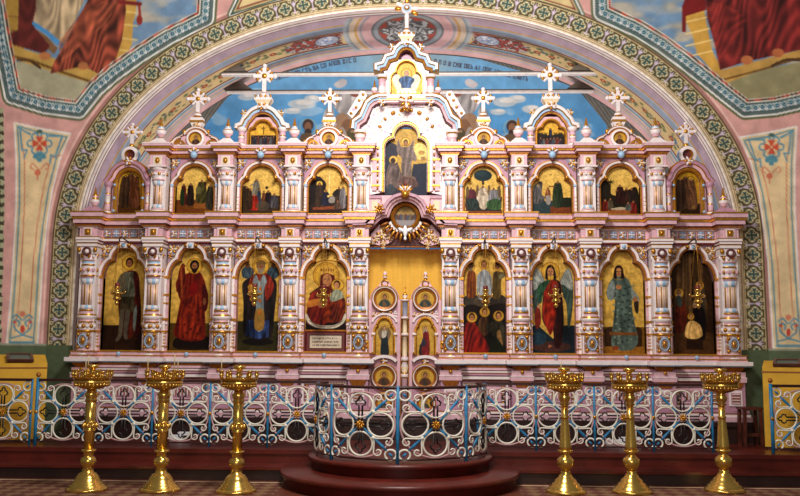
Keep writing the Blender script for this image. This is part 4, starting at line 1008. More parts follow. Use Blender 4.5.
# curved wings of the great arch and the pylons under them
for s_ in (-1, 1):
    f = lambda L: [(s_ * x, z) for x, z in pp(L)]
    b = MB(); b.prism(f([(43, 143), (43, 128), (51, 126), (51, 119), (44, 110), (38, 98), (32, 93), (18, 93), (0, 93), (0, 104), (18, 106), (28, 112), (33, 124), (33, 143)]), .0, .12, 'carved')
    path = f([(54, 130), (53, 122), (46, 117), (43, 110), (40, 103), (34, 98), (27, 96), (19, 96)])
    if s_ > 0: path = path[::-1]
    b.sweep(path if s_ < 0 else path, [(.03, .1), (.03, -.14), (.0, -.17), (-.03, -.17), (-.035, -.13), (-.065, -.12), (-.07, -.09), (-.10, -.08), (-.12, .0)] , ['gold', 'gold', 'white', 'gold', 'blue', 'gold', 'pink', 'maroon'])  # maroon inner edge colours in the shade under the arch
    o = b.build('great_arch_wing', centre, (0, 0, .05))
    w = MB(); w.prism(f([(54, 119), (59, 114), (53, 104), (45, 91), (41, 92), (39, 96), (44, 106), (50, 114)]), -.06, .02, 'carved', 'gold')
    for x, y in ((57, 114), (52, 108), (49, 101), (45, 95)): q = f([(x - 2, y)])[0]; w.blob((q[0], -.065, q[1]), (.022, .02, .022), 'gold', 6, 4)
    w.build('scroll_plate', centre, (0, 0, .06))
    c = MB(); X = s_ * mm(46, 135); c.box(X - .09, X + .09, -.14, .1, 4.31, 4.345, 'white'); c.lathe([(.07, 4.345, 'gold'), (.06, 4.36, 'pink'), (.06, 4.42, 'white'), (.075, 4.44, 'white'), (.075, 4.47, 'gold'), (.09, 4.49, 'white'), (.09, 4.53, 'white')], X, -.06, 0, 12); c.build('pylon', centre)
# tabernacle above
TP = trefoil(0, .205, 4.985, 5.17, .125, 5.27, 5.43)
b = MB(); holed_panel(b, TP, -.31, .31, 4.90, 5.46, -.06, .12, 'carved', (0, 5.15)); b.box(-.46, .46, -.14, .05, 4.885, 4.93, 'white'); b.box(-.44, .44, -.12, .05, 4.86, 4.885, 'gold'); b.box(-.40, .40, -.10, .05, 4.83, 4.86, 'pink')
path = pp(sym([(-31, 75), (-31, 69), (-24, 67), (-21, 60), (-14, 58), (-12, 53), (-7, 48), (0, 46)]))
b.sweep(path, [(.02, .06), (.02, -.16), (0, -.19), (-.03, -.19), (-.035, -.15), (-.065, -.14), (-.07, -.10), (-.095, -.09), (-.11, -.04)], ['gold', 'gold', 'white', 'gold', 'blue', 'pink', 'gold', 'maroon'])
b.prism(path[1:-1] + [(.25, 5.2), (-.25, 5.2)], .04, .07, 'mauve')
tab = part(b, 'tabernacle'); tab.location.z += .095
MB().sweep(TP, [(0, .04), (0, -.06), (.012, -.085), (.03, -.085), (.035, -.055)], ['gold_dark', 'gold', 'gold', 'gold']).build('arch_moulding', tab)
for s_ in (-1, 1):
    c = MB().lathe([(.06, 4.93, 'gold'), (.05, 4.95, 'white'), (.05, 5.05, 'pink'), (.05, 5.16, 'gold'), (.07, 5.18, 'white'), (.075, 5.22, 'white')], s_ * .335, -.10, 0, 12); c.build('colonette', tab)
    c = MB().lathe([(.03, 4.93, 'gold'), (.025, 4.97, 'pink'), (.045, 5.0, 'white'), (.04, 5.04, 'gold'), (.02, 5.06, 'gold'), (.006, 5.16, 'gold')], s_ * .44, -.08, 0, 10); c.build('urn_finial', tab)
    c = MB(); leaf_cluster(c, s_ * .33, -.16, 4.80, .055, 6, 'gold', 2, 'white'); c.build('pendant', tab)
    c = MB(); leaf_cluster(c, s_ * .20, -.18, 5.60, .06, 6, 'gold', 2, 'white'); c.build('crocket', tab)
c = MB(); leaf_cluster(c, 0, -.16, 4.83, .11, 8, 'gold', 9, 'white'); leaf_cluster(c, 0, -.15, 4.73, .06, 6, 'gold', 4, 'gold'); c.build('hanging_ornament', tab)
c = MB().box(-.07, .07, -.1, .05, 5.70, 5.74, 'white'); c.frustum(0, -.03, 5.74, 5.79, .07, .06, .11, .08, 'cream'); c.box(-.115, .115, -.11, .05, 5.79, 5.82, 'white')
for k in range(-3, 4): c.blob((k * .034, -.1, 5.83), (.015, .02, .03), 'gold' if k % 2 else 'white', 6, 4)
c.lathe([(.06, 5.82, 'gold'), (.07, 5.86, 'white'), (.045, 5.90, 'gold'), (.03, 5.93, 'white'), (.028, 6.17, 'white')], 0, -.03, 0, 12); leaf_cluster(c, 0, -.16, 5.68, .06, 6, 'gold', 4, 'white')
c.build('crown_pedestal', tab)
c = MB(); c.lathe([(.075, -.02, 'gold'), (.085, .0, 'white'), (.06, .02, 'blue'), (.04, .03, 'gold'), (.02, .05, 'white'), (.005, .055, 'white')], 0, -.05, 6.22, 14, 'y')
for a in range(0, 360, 60):
    r = math.radians(a + 30 if a % 180 else a)
    if a == 270: continue
    c.blob((.12 * math.cos(r), -.04, 6.22 + .12 * math.sin(r)), (.07, .03, .035), 'gold' if a % 120 else 'white', 6, 4, r)
c.blob((0, -.04, 6.36), (.03, .03, .05), 'white', 6, 4)
c.build('radiant_cross', tab)

# canopy over the royal doors
CANP = pp(sym([(-52, 221), (-40, 220.5), (-35, 216), (-30, 211), (-25, 208), (-22, 207.5), (-20.5, 203), (-17, 197.5), (-11, 193), (-5, 191), (0, 190.5)]), -.2)
b = MB(); b.sweep(CANP, [(.0, .1), (.02, -.24), (0, -.30), (-.03, -.30), (-.035, -.26), (-.065, -.25), (-.07, -.22), (-.10, -.20), (-.12, .05)], ['gold', 'pink', 'mauve', 'gold', 'pink', 'gold', 'pink', 'maroon'])
b.prism(CANP[2:-2] + [(.50, 2.92), (-.50, 2.92)], .02, .08, 'maroon')
can_o = part(b, 'door_canopy')
c = MB(); c.box(-.50, -.34, -.08, .05, 3.36, 3.56, 'pink'); c.box(-.52, -.33, -.10, .05, 3.56, 3.60, 'mauve'); c.box(-.46, -.38, -.09, 0, 3.40, 3.53, 'cream'); c.build('canopy_pier', can_o)
c = MB(); c.box(.34, .50, -.08, .05, 3.36, 3.56, 'pink'); c.box(.33, .52, -.10, .05, 3.56, 3.60, 'mauve'); c.box(.38, .46, -.09, 0, 3.40, 3.53, 'cream'); c.build('canopy_pier', can_o)
MZ = zz(213, -.1); c = MB().sweep(arc(0, MZ, .175, .175, 0, -360, 28)[:-1], [(.03, .04), (.025, -.13), (0, -.15), (-.02, -.13), (-.03, -.09)], ['gold', 'gold', 'gold_dark', 'gold'], True); c.sweep(arc(0, MZ, .225, .225, 200, 340, 14), [(.02, .02), (.02, -.10), (-.02, -.10), (-.02, .02)], ['pink', 'white', 'pink']); c.build('medallion_ring', can_o)
c = MB()
for k in range(13):
    a = math.radians(205 + k * 130 / 12); c.blob((.31 * math.cos(a), -.12, MZ + .02 + .31 * math.sin(a)), (.075, .025, .02), 'gold' if k % 2 else 'gold_dark', 6, 4, a)
c.build('gilded_rays', can_o)
c = MB(); c.blob((0, -.18, MZ - .22), (.032, .03, .085), 'cloth_white', 8, 6); c.blob((-.05, -.17, MZ - .20), (.06, .02, .025), 'cloth_white', 6, 4, -.5); c.blob((.05, -.17, MZ - .20), (.06, .02, .025), 'cloth_white', 6, 4, .5); c.blob((0, -.19, MZ - .32), (.022, .02, .03), 'cloth_white', 6, 4); c.build('dove', can_o)
for s_ in (-1, 1):
    c = MB()
    for x, z, r in ((.32, 3.06, .085), (.30, 3.16, .055), (.21, 3.02, .055), (.40, 3.0, .055), (.30, 2.94, .05), (.30, 2.88, .03), (.46, 2.95, .04)): leaf_cluster(c, s_ * x, -.06, z, r, 7, 'gold', int(x * 100), 'cream')
    c.prism([(s_ * .18, 2.97), (s_ * .24, 3.20), (s_ * .36, 3.20), (s_ * .46, 3.08), (s_ * .50, 2.95), (s_ * .30, 2.90)], -.04, .0, 'pink'); c.build('floral_bracket', can_o)
    c = MB(); leaf_cluster(c, s_ * mm(25, 207), -.30, zz(206, -.25), .075, 7, 'gold', 3, 'gold'); c.build('crocket', can_o)
c = MB(); c.blob((0, -.30, zz(191, -.28)), (.06, .05, .05), 'gold', 8, 5)
for k in range(7):
    a = math.radians(30 + 20 * k); c.blob((.07 * math.cos(a), -.29, zz(189, -.28) + .07 * math.sin(a)), (.06, .025, .016), 'white' if k % 2 else 'gold', 6, 4, a)
c.blob((0, -.30, zz(181, -.28)), (.02, .02, .03), 'red', 6, 4); c.build('shell_crest', can_o)
c = MB().tube([(-.52, -.02, 2.895), (.52, -.02, 2.895)], .012, 'gold_dark', 6); c.build('curtain_rod', can_o)

# ---- yellow curtain behind the royal doors
nx, nz = 60, 30
xs = np.linspace(-.56, .56, nx); zs = np.linspace(.60, 2.90, nz)
V = np.array([(x, .27 + .012 * math.sin(x * 55) * (1.2 - .2 * (z - .6)) + .006 * math.sin(x * 131 + z), z) for x in xs for z in zs])
C = np.tile(np.array((240, 186, 76.)), (len(V), 1))
me = grid_mesh('curtain', V, nx, nz, C, 'icon_paint'); cur = inst('sanctuary_curtain', me); me.materials[0] = MATS['wall_paint']
tag(cur, 'yellow cloth curtain hanging behind the royal doors', 'curtain')
so = cur.modifiers.new('thick', 'SOLIDIFY'); so.thickness = .006

# ================================================================== ROYAL DOORS
def door_leaf(s_):
    root = empty('royal_door', (s_ * .275, .0, .60)); X = s_ * .275
    W = .226
    rc = zz(297); zt = zz(298)
    out = [(-W, .0), (-W, zt - .6)] + [(x, z - .6) for x, z in arc(0, rc, .195, .195, 180, 0, 18)] + [(W, zt - .6), (W, 0)]
    b = MB().prism(out, .0, .06, 'mauve'); b.box(-W, -W + .05, -.03, .0, 0, zt - .6, 'pink'); b.box(W - .05, W, -.03, .0, 0, zt - .6, 'pink'); b.box(-W, -W + .012, -.04, .0, 0, zt - .6, 'gold_dark'); b.box(W - .012, W, -.04, .0, 0, zt - .6, 'gold_dark')
    b.box(-W, W, -.035, 0, 0, .10, 'pink')
    b.build('door_panel', root)
    rings = ((rc - .6, .165), (zz(376) - .6, .165), (.17, .13))
    for k, (z, r) in enumerate(rings):
        c = MB().sweep(arc(0, z, r, r, 0, -360, 24)[:-1], [(.018, .0), (.014, -.05), (.0, -.06), (-.014, -.055), (-.018, -.04), (-.045, -.03), (-.05, -.01)], ['gold', 'gold', 'white', 'gold', 'gold_dark', 'gold'], True); o = c.build('roundel_frame', root)
        disc_icon(o, 'roundel_painting', r - .05, (0, -.012, z), *(((54, 66, 62), (110, 84, 60)) if (k + s_) % 2 else ((96, 58, 40), (60, 54, 44))))
    # ornament field between roundel and icon, icon arch
    z0 = zz(353) - .6; zs = zz(330) - .6; zc = zz(325) - .6; zt2 = zz(317.5) - .6
    P = trefoil(0, .115, z0, zs, .075, zc, zt2)
    c = MB(); holed_panel(c, P, -.175, .175, z0 - .01, zz(311) - .6, -.02, .02, 'pink', (0, zs - .1)); c.sweep(P, [(0, .0), (0, -.03), (.015, -.05), (.035, -.05), (.04, -.02)], ['gold_dark', 'gold', 'gold', 'gold_dark'])
    for k in (-1, 1): c.lathe([(.025, 0, 'gold'), (.018, .03, 'white'), (.018, .24, 'gold'), (.03, .26, 'white'), (.03, .29, 'white')], k * .148, -.03, z0, 8)
    c.build('icon_arch', root)
    c = MB(); R = random.Random(3)
    for k in range(26):
        x = R.uniform(-.165, .165); z = R.uniform(zz(318) - .6, zz(309) - .6); c.blob((x, -.025, z), (.022, .015, .012), R.choice(['white', 'gold', 'cream']), 6, 4, R.uniform(0, 3))
    c.sweep(arc(0, zz(316) - .6 - .10, .17, .15, 165, 15, 10), [(.012, -.0), (.012, -.045), (-.012, -.045), (-.012, .0)], ['white', 'white', 'pink']); c.build('scroll_relief', root)
    c = MB().sweep(arc(0, z0 - .16, .19, .13, 150, 30, 10), [(.02, .0), (.02, -.06), (-.02, -.06), (-.02, .0)], ['gold', 'white', 'gold']); leaf_cluster(c, 0, -.03, z0 - .09, .05, 6, 'gold', 3, 'white'); c.build('arched_rib', root)
    c = MB(); c.frustum(0, .02, rc - .6 + .17, rc - .6 + .26, .09, .04, .04, .03, 'pink'); c.tube([(x, -.025, z) for x, z in arc(0, rc - .6 + .215, .045, .045, 0, 330, 10)], .012, 'gold', 5); c.lathe([(.03, 0, 'gold'), (.02, .03, 'white'), (.04, .05, 'gold'), (.02, .07, 'pink'), (.03, .09, 'white'), (.008, .12, 'white')], 0, .01, rc - .6 + .26, 10); c.build('leaf_crest', root)
    # small painted icon panel of the door
    nx, nz = 40, 60
    xs = np.linspace(-.13, .13, nx); zs_ = np.linspace(z0 - .01, zt2 + .02, nz)
    A, B = np.meshgrid(xs, zs_, indexing='ij'); cn = Can(A * 300, -(B - z0) * 300); cn.soft = 1.2
    cn.grad((206, 162, 66), (196, 150, 60), -130, 0); h = -(zs - z0) * 300 - 15
    if s_ < 0:
        cn.poly([(-26, h + 20), (-12, h - 4), (-6, h + 14), (-10, h + 60)], (120, 96, 70)); cn.poly([(26, h + 20), (12, h - 4), (6, h + 14), (12, h + 60)], (120, 96, 70))
        cn.poly([(-14, 4), (-12, h + 40), (-8, h + 10), (8, h + 10), (13, h + 40), (18, 4)], (34, 42, 46)); cn.poly([(-10, h + 40), (-8, h + 10), (8, h + 10), (6, h + 36)], (196, 184, 166))
    else:
        cn.poly([(-24, 4), (-22, h + 70), (-6, h + 64), (-4, 4)], (40, 34, 34)); cn.poly([(-14, 4), (-10, h + 40), (-8, h + 8), (9, h + 8), (16, h + 40), (16, 4)], (120, 32, 36), fold=(6, .3, .2)); cn.poly([(-8, h + 20), (-5, h - 4), (5, h - 4), (8, h + 16), (0, h + 12)], (206, 186, 170)); cn.poly([(-18, h + 70), (-8, h + 40), (4, h + 60), (-4, h + 74)], (50, 46, 60))
    cn.ring(0, h, 13, 2, (150, 104, 40)); cn.ell(0, h, 6.5, 8, (60, 40, 30)); cn.ell(0, h + 1.5, 4.6, 6, (190, 134, 96)); cn.noise(.25, 9)
    inst('painted_panel', grid_mesh('door_painting', np.stack([A.ravel(), 0 * A.ravel() - .005, B.ravel()], 1), nx, nz, cn.c, 'icon_paint'), root)
    if s_ < 0:
        c = MB().lathe([(.04, 0, 'pink'), (.04, .5, 'gold'), (.05, .52, 'white'), (.05, .56, 'gold'), (.035, .58, 'cream'), (.05, .66, 'white'), (.03, .72, 'gold'), (.05, .74, 'white'), (.05, .78, 'pink'), (.032, .80, 'cream'), (.032, zz(335) - .6, 'gold'), (.05, zz(334) - .6, 'white'), (.05, zz(332) - .6, 'cream'), (.03, zz(331) - .6, 'cream'), (.03, zz(318) - .6, 'gold'), (.055, zz(317) - .6, 'white'), (.05, zz(315) - .6, 'mauve'), (.03, zz(314) - .6, 'slate'), (.04, zz(300) - .6, 'gold'), (.055, zz(299) - .6, 'white'), (.055, zz(297.5) - .6, 'gold'), (.02, zz(296) - .6, 'white'), (.04, zz(293.5) - .6, 'gold'), (.015, zz(291) - .6, 'gold'), (.012, zz(290) - .6, 'gold')], .275, -.045, 0, 12)
        c.box(.268, .282, -.05, -.035, zz(291) - .6, zz(282) - .6, 'gold'); c.box(.245, .305, -.05, -.035, zz(286.5) - .6, zz(285.5) - .6, 'gold')
        c.build('meeting_post', root)
    return root
tag(door_leaf(-1), 'carved pink royal door leaf with a painted winged angel, carrying the post', 'door', 'royal door leaves')
tag(door_leaf(1), 'carved pink royal door leaf with a painted woman in a dark red cloak', 'door', 'royal door leaves')
for s_ in (-1, 1):
    k = MB().box(-.03, .03, -.03, .0, 0, .12, 'gold'); k.blob((0, -.03, .03), (.02, .015, .02), 'gold_dark', 6, 4); k.blob((0, -.03, .09), (.02, .015, .02), 'gold', 6, 4)
    part(MB().add([(x + s_ * .50, y - .15, z + 1.49) for x, y, z in k.v], k.f, k.m), 'lock_plate', label='small brass lock plate')

# ================================================================== ICONS
GOLD = (198, 152, 56); DKG = (146, 100, 38)
def head(c, x, y, r, hair=(58, 40, 30), skin=(176, 122, 84), halo=None, beard=None, hw=1.):
    if halo: c.ell(x, y, halo, halo, (206, 164, 72)); c.ring(x, y, halo, max(2., halo * .1), DKG); c.ring(x, y, halo * .82, max(1., halo * .05), (168, 120, 46))
    c.ell(x, y - r * .15, r * .82 * hw, r * 1.08, hair)
    c.ell(x, y + r * .12, r * .58, r * .85, skin)
    c.ell(x - r * .24, y - r * .02, r * .12, r * .08, (50, 34, 28)); c.ell(x + r * .24, y - r * .02, r * .12, r * .08, (50, 34, 28))
    c.line([(x, y), (x - r * .03, y + r * .35)], r * .12, (130, 84, 58)); c.line([(x - r * .2, y + r * .55), (x + r * .2, y + r * .55)], r * .12, (120, 62, 50))
    if beard: c.poly([(x - r * .6, y + r * .25), (x - r * .2, y + r * .5), (x + r * .2, y + r * .5), (x + r * .6, y + r * .25), (x + r * .45, y + r * 1.1), (x, y + r * 1.45), (x - r * .45, y + r * 1.1)], beard)
def title(c, x, y, w):
    for k in range(5): c.line([(x - w + k * w / 2, y - 4), (x - w + k * w / 2 + 3, y + 4)], 3.2, (120, 84, 36))
    c.line([(x - w, y), (x + w, y)], 2.4, (130, 92, 40))
def ground(c, y, col=(62, 48, 34)):
    c.poly([(-20, y), (270, y), (270, 520), (-20, 520)], col, False)
def ic_warrior(c):
    ground(c, 355, (58, 42, 30)); title(c, 136, 46, 16)
    c.poly([(104, 140), (165, 132), (180, 210), (176, 300), (160, 400), (120, 400), (96, 300), (92, 220)], (82, 40, 28), fold=(14, .3, .0))
    c.poly([(100, 150), (112, 134), (150, 134), (160, 170), (156, 240), (108, 240), (90, 200), (84, 170)], (92, 90, 76), fold=(9, .3, .3)); c.poly([(90, 160), (104, 140), (108, 200), (96, 236), (84, 210)], (104, 96, 76))
    c.poly([(104, 236), (158, 236), (166, 302), (98, 302)], (66, 58, 44), False, fold=(8, .35, 0))
    c.poly([(102, 300), (118, 300), (116, 380), (108, 410), (92, 424), (88, 414), (98, 390)], (98, 88, 74)); c.poly([(124, 300), (144, 300), (136, 380), (138, 410), (128, 414), (120, 390)], (92, 82, 70))
    c.poly([(160, 290), (176, 270), (178, 330), (168, 380), (158, 360)], (112, 118, 112))
    c.poly([(150, 140), (172, 160), (190, 300), (186, 400), (166, 400), (172, 290)], (72, 32, 26), fold=(8, .3, 0)); head(c, 132, 94, 19, (44, 28, 22), (150, 100, 70), 31)
def ic_red(c):
    ground(c, 345, (92, 72, 38)); title(c, 130, 50, 15); c.poly([(70, 400), (190, 400), (200, 450), (60, 450)], (44, 34, 26))
    c.poly([(96, 138), (122, 128), (152, 132), (176, 180), (190, 250), (182, 290), (170, 290), (176, 340), (184, 400), (150, 420), (90, 415), (52, 392), (62, 330), (74, 240), (56, 210), (54, 170), (74, 146)], (112, 42, 28), fold=(17, .28, .08))
    c.poly([(96, 240), (166, 236), (180, 395), (140, 410), (70, 395)], (122, 48, 32), fold=(12, .35, .0), seed=5)
    c.poly([(68, 112), (86, 102), (96, 220), (92, 244), (70, 244), (58, 180)], (106, 44, 30), fold=(8, .3, 0)); c.line([(72, 110), (80, 236)], 7, (150, 80, 46)); c.ell(80, 106, 10, 8, (120, 60, 36))
    c.poly([(164, 180), (188, 220), (186, 286), (170, 292), (164, 240)], (84, 26, 20)); c.ell(174, 254, 7, 16, (120, 80, 56)); c.poly([(110, 190), (140, 170), (144, 210), (118, 232)], (126, 34, 24))
    for k in range(14): c.ell(88 + (k * 37) % 84, 260 + (k * 53) % 140, 4, 5, (88, 32, 26))
    head(c, 128, 106, 21, (36, 24, 18), (156, 106, 74), 32, (44, 30, 22), 1.15)
def ic_bishop(c):
    ground(c, 335, (66, 62, 40)); title(c, 124, 54, 17); c.ell(120, 420, 64, 16, (40, 34, 26))
    for x, s in ((70, 1), (176, -1)):
        c.ell(x, 130, 26, 24, (62, 74, 84)); c.poly([(x - 22, 150), (x - 14, 110), (x + 10, 108), (x + 22, 140), (x + 8, 158)], (70, 84, 92), fold=(8, .3, .3)); c.ell(x, 102, 9, 10, (110, 76, 54)); c.poly([(x - 6, 160), (x + 8, 160), (x, 176)], (206, 150, 60))
    c.poly([(84, 150), (110, 134), (146, 134), (168, 150), (192, 180), (186, 300), (176, 400), (150, 400), (150, 340), (96, 340), (84, 400), (60, 380), (56, 260), (50, 180)], (48, 40, 40), fold=(16, .35, .0))
    c.poly([(84, 152), (110, 136), (146, 136), (170, 156), (180, 200), (150, 250), (138, 180), (104, 180), (96, 260), (74, 220), (76, 180)], (130, 52, 40), fold=(12, .3, .2))
    c.poly([(74, 330), (164, 330), (166, 400), (120, 410), (66, 395)], (50, 62, 92), False, fold=(10, .5, 0))
    c.poly([(104, 140), (120, 168), (136, 140), (150, 170), (140, 210), (140, 360), (108, 360), (110, 210), (92, 176)], (134, 142, 142), fold=(10, .2, 0)); c.poly([(108, 290), (140, 290), (142, 366), (106, 366)], (156, 120, 66))
    for y in (200, 250, 300): c.poly([(124, y - 10), (130, y), (124, y + 10), (118, y)], (190, 106, 46), False)
    c.ell(88, 216, 12, 9, (170, 110, 70)); c.poly([(72, 190), (92, 180), (104, 200), (84, 214)], (190, 140, 60)); head(c, 124, 106, 22, (110, 96, 80), (158, 110, 78), 33, (140, 128, 112)); c.poly([(104, 98), (108, 84), (124, 78), (140, 84), (144, 98)], (120, 92, 56))
def ic_mother(c):
    title(c, 122, 44, 18); c.ell(124, 70, 3, 3, (110, 70, 30)); c.ell(98, 70, 3, 3, (110, 70, 30)); c.ell(150, 70, 3, 3, (110, 70, 30)); c.line([(124, 34), (124, 60)], 5, (90, 60, 30)); c.line(spl([(52, 116), (80, 88), (122, 80), (166, 88), (196, 116)], 6, False), 5, (150, 104, 40))
    c.ell(118, 142, 54, 54, (208, 162, 66)); c.ring(118, 142, 53, 4, DKG); c.ring(118, 142, 46, 2, DKG)
    c.poly([(36, 370), (40, 300), (60, 240), (50, 220), (90, 190), (150, 190), (196, 240), (204, 370)], (44, 18, 16), False)
    c.poly([(40, 330), (44, 260), (60, 215), (92, 196), (100, 150), (122, 110), (150, 140), (154, 190), (150, 300), (120, 345), (60, 350)], (118, 44, 36), fold=(15, .35, .3)); c.poly([(46, 250), (96, 240), (96, 262), (44, 276)], (186, 120, 56))
    c.poly([(94, 200), (96, 140), (110, 116), (138, 116), (148, 150), (136, 200), (114, 210)], (96, 36, 34)); c.ell(122, 162, 19, 27, (182, 128, 86)); c.ell(114, 158, 3.4, 2, (50, 30, 26)); c.ell(130, 158, 3.4, 2, (50, 30, 26)); c.line([(123, 158), (121, 172)], 2.6, (130, 84, 54)); c.line([(116, 180), (127, 180)], 3, (130, 60, 50))
    c.poly([(94, 142), (92, 112), (108, 104), (122, 100), (138, 104), (152, 112), (148, 142), (122, 132)], (206, 160, 76), False); 
    for k in range(6): c.ell(98 + k * 10, 120, 3, 6, (140, 92, 40))
    c.ell(166, 184, 27, 27, (210, 166, 72)); c.ring(166, 184, 26, 4, DKG); c.ell(163, 180, 14, 17, (70, 46, 34)); c.ell(162, 184, 10.5, 13, (186, 134, 94))
    c.poly([(134, 236), (148, 206), (176, 204), (190, 226), (186, 262), (150, 268)], (150, 152, 130), fold=(9, .25, .2)); c.poly([(112, 330), (126, 262), (160, 250), (196, 240), (198, 300), (176, 336)], (120, 54, 30), fold=(12, .4, .6)); c.poly([(86, 262), (112, 248), (126, 262), (110, 276), (92, 276)], (170, 112, 76))
    c.line(spl([(38, 310), (54, 338), (84, 354), (122, 358), (160, 354), (188, 336), (200, 308)], 6, False), 13, (206, 196, 176)); c.line(spl([(50, 330), (84, 352), (122, 357), (160, 352), (190, 330)], 6, False), 3, (120, 104, 96))
    c.poly([(20, 372), (224, 372), (224, 480), (20, 480)], (104, 40, 42), False); c.line([(30, 372), (214, 372)], 5, (190, 130, 50))
def ic_transfig(c):
    title(c, 124, 52, 16); c.ell(106, 72, 3, 3, DKG); c.ell(142, 72, 3, 3, DKG)
    c.ell(70, 246, 40, 26, (74, 66, 58)); c.ell(122, 248, 46, 24, (92, 80, 66)); c.ell(176, 246, 36, 28, (66, 58, 50)); c.poly([(30, 300), (60, 262), (110, 270), (150, 262), (190, 256), (216, 290), (216, 500), (30, 500)], (44, 34, 26))
    c.poly([(98, 236), (90, 160), (100, 130), (122, 116), (140, 128), (152, 160), (146, 236)], (152, 156, 158), fold=(12, .22, 0)); head(c, 120, 96, 15, (90, 60, 40), (170, 116, 80), 20)
    c.poly([(50, 226), (50, 150), (58, 120), (72, 118), (86, 140), (84, 226)], (122, 70, 36), fold=(10, .3, 0)); head(c, 66, 104, 12, (90, 78, 66), (150, 100, 68), 17, (120, 108, 92))
    c.poly([(154, 230), (156, 150), (164, 124), (184, 124), (206, 134), (190, 160), (186, 230)], (96, 78, 44), fold=(10, .3, 0)); head(c, 174, 104, 12, (70, 46, 30), (150, 100, 68), 17); c.poly([(180, 140), (206, 128), (204, 146), (184, 156)], (120, 110, 84))
    c.poly([(40, 470), (38, 360), (58, 330), (84, 340), (120, 400), (140, 440), (134, 470)], (126, 40, 32), fold=(16, .4, .4)); head(c, 70, 314, 15, (70, 44, 30), (180, 126, 84), 21)
    c.poly([(96, 360), (100, 324), (118, 308), (136, 322), (140, 370), (120, 390)], (84, 60, 40), fold=(8, .3, 0)); head(c, 122, 292, 14, (80, 56, 36), (186, 132, 90), 20)
    c.poly([(126, 350), (156, 330), (190, 330), (208, 380), (206, 430), (170, 400), (140, 380)], (62, 58, 46), fold=(10, .35, .3)); c.poly([(170, 380), (186, 372), (196, 450), (180, 452)], (150, 116, 76)); head(c, 178, 308, 15, (60, 38, 26), (188, 134, 92), 21); c.poly([(140, 440), (160, 390), (200, 440), (206, 470), (140, 470)], (40, 44, 32))
def ic_angel(c):
    title(c, 122, 66, 16); c.poly([(20, 345), (60, 345), (120, 400), (160, 345), (220, 345), (220, 500), (20, 500)], (44, 54, 60), False); c.ell(110, 432, 80, 22, (82, 58, 54)); c.ell(60, 400, 34, 26, (50, 70, 80))
    for s in (-1, 1):
        f = lambda L: [(121 + s * (x - 121), y) for x, y in L]
        c.poly(f([(150, 170), (176, 116), (190, 112), (202, 150), (204, 230), (192, 330), (180, 350), (176, 260), (160, 220)]), (70, 84, 76), fold=(10, .25, .1)); c.poly(f([(152, 168), (176, 116), (192, 116), (202, 160), (198, 200), (170, 180)]), (150, 152, 144), fold=(6, .25, -.4))
    c.poly([(88, 180), (100, 158), (136, 156), (156, 176), (160, 230), (164, 330), (150, 430), (126, 430), (118, 360), (90, 350), (76, 300)], (60, 34, 32), fold=(12, .35, 0))
    c.poly([(88, 190), (104, 160), (142, 168), (138, 210), (126, 250), (132, 300), (112, 384), (92, 350), (78, 300), (84, 240)], (138, 48, 34), fold=(11, .35, .35)); c.poly([(60, 190), (84, 166), (112, 158), (84, 210), (76, 250), (66, 250)], (56, 88, 66), fold=(7, .3, .2))
    c.poly([(50, 280), (66, 270), (72, 330), (56, 360), (46, 330)], (120, 50, 40)); c.ell(66, 268, 8, 8, (190, 136, 96)); c.poly([(116, 430), (100, 436), (104, 424)], (170, 110, 80)); c.poly([(128, 182), (142, 186), (124, 196)], (190, 136, 96)); head(c, 113, 122, 22, (44, 28, 20), (186, 132, 92), 36); c.poly([(94, 120), (92, 150), (102, 156), (100, 120)], (44, 28, 20)); c.poly([(132, 120), (136, 150), (126, 156), (126, 120)], (44, 28, 20))
def ic_deacon(c):
    c.poly([(20, 350), (220, 350), (220, 500), (20, 500)], (126, 92, 42), False); c.poly([(46, 360), (66, 350), (190, 350), (198, 362), (196, 430), (48, 430)], (70, 50, 36), False); c.poly([(30, 430), (214, 430), (214, 480), (30, 480)], (150, 106, 50), False)
    c.poly([(84, 150), (104, 138), (130, 140), (150, 160), (168, 200), (186, 230), (182, 250), (160, 240), (166, 320), (182, 400), (160, 440), (110, 446), (74, 424), (84, 320), (92, 240), (68, 240), (58, 214), (66, 180)], (88, 100, 92), fold=(14, .25, 0))
    for k in range(60): c.ell(84 + (k * 41) % 84, 180 + (k * 67) % 240, 5, 4, (130, 138, 122) if k % 2 else (54, 66, 64))
    c.poly([(60, 214), (66, 182), (84, 160), (92, 190), (84, 236), (68, 238)], (134, 142, 136)); c.poly([(160, 190), (188, 230), (184, 250), (162, 232)], (140, 146, 138)); c.poly([(66, 370), (176, 372), (178, 384), (68, 384)], (126, 84, 50), False); c.ell(108, 186, 12, 10, (176, 122, 84)); c.ell(174, 238, 9, 12, (170, 116, 80)); c.poly([(168, 252), (186, 246), (184, 290), (174, 290)], (60, 50, 44)); c.ell(90, 436, 14, 9, (140, 80, 50))
    head(c, 110, 122, 22, (46, 30, 20), (184, 132, 90), None); c.ring(110, 124, 32, 2, (170, 124, 50)); c.poly([(92, 116), (88, 146), (100, 150), (100, 116)], (46, 30, 20)); c.poly([(126, 116), (132, 146), (120, 150), (120, 116)], (46, 30, 20))
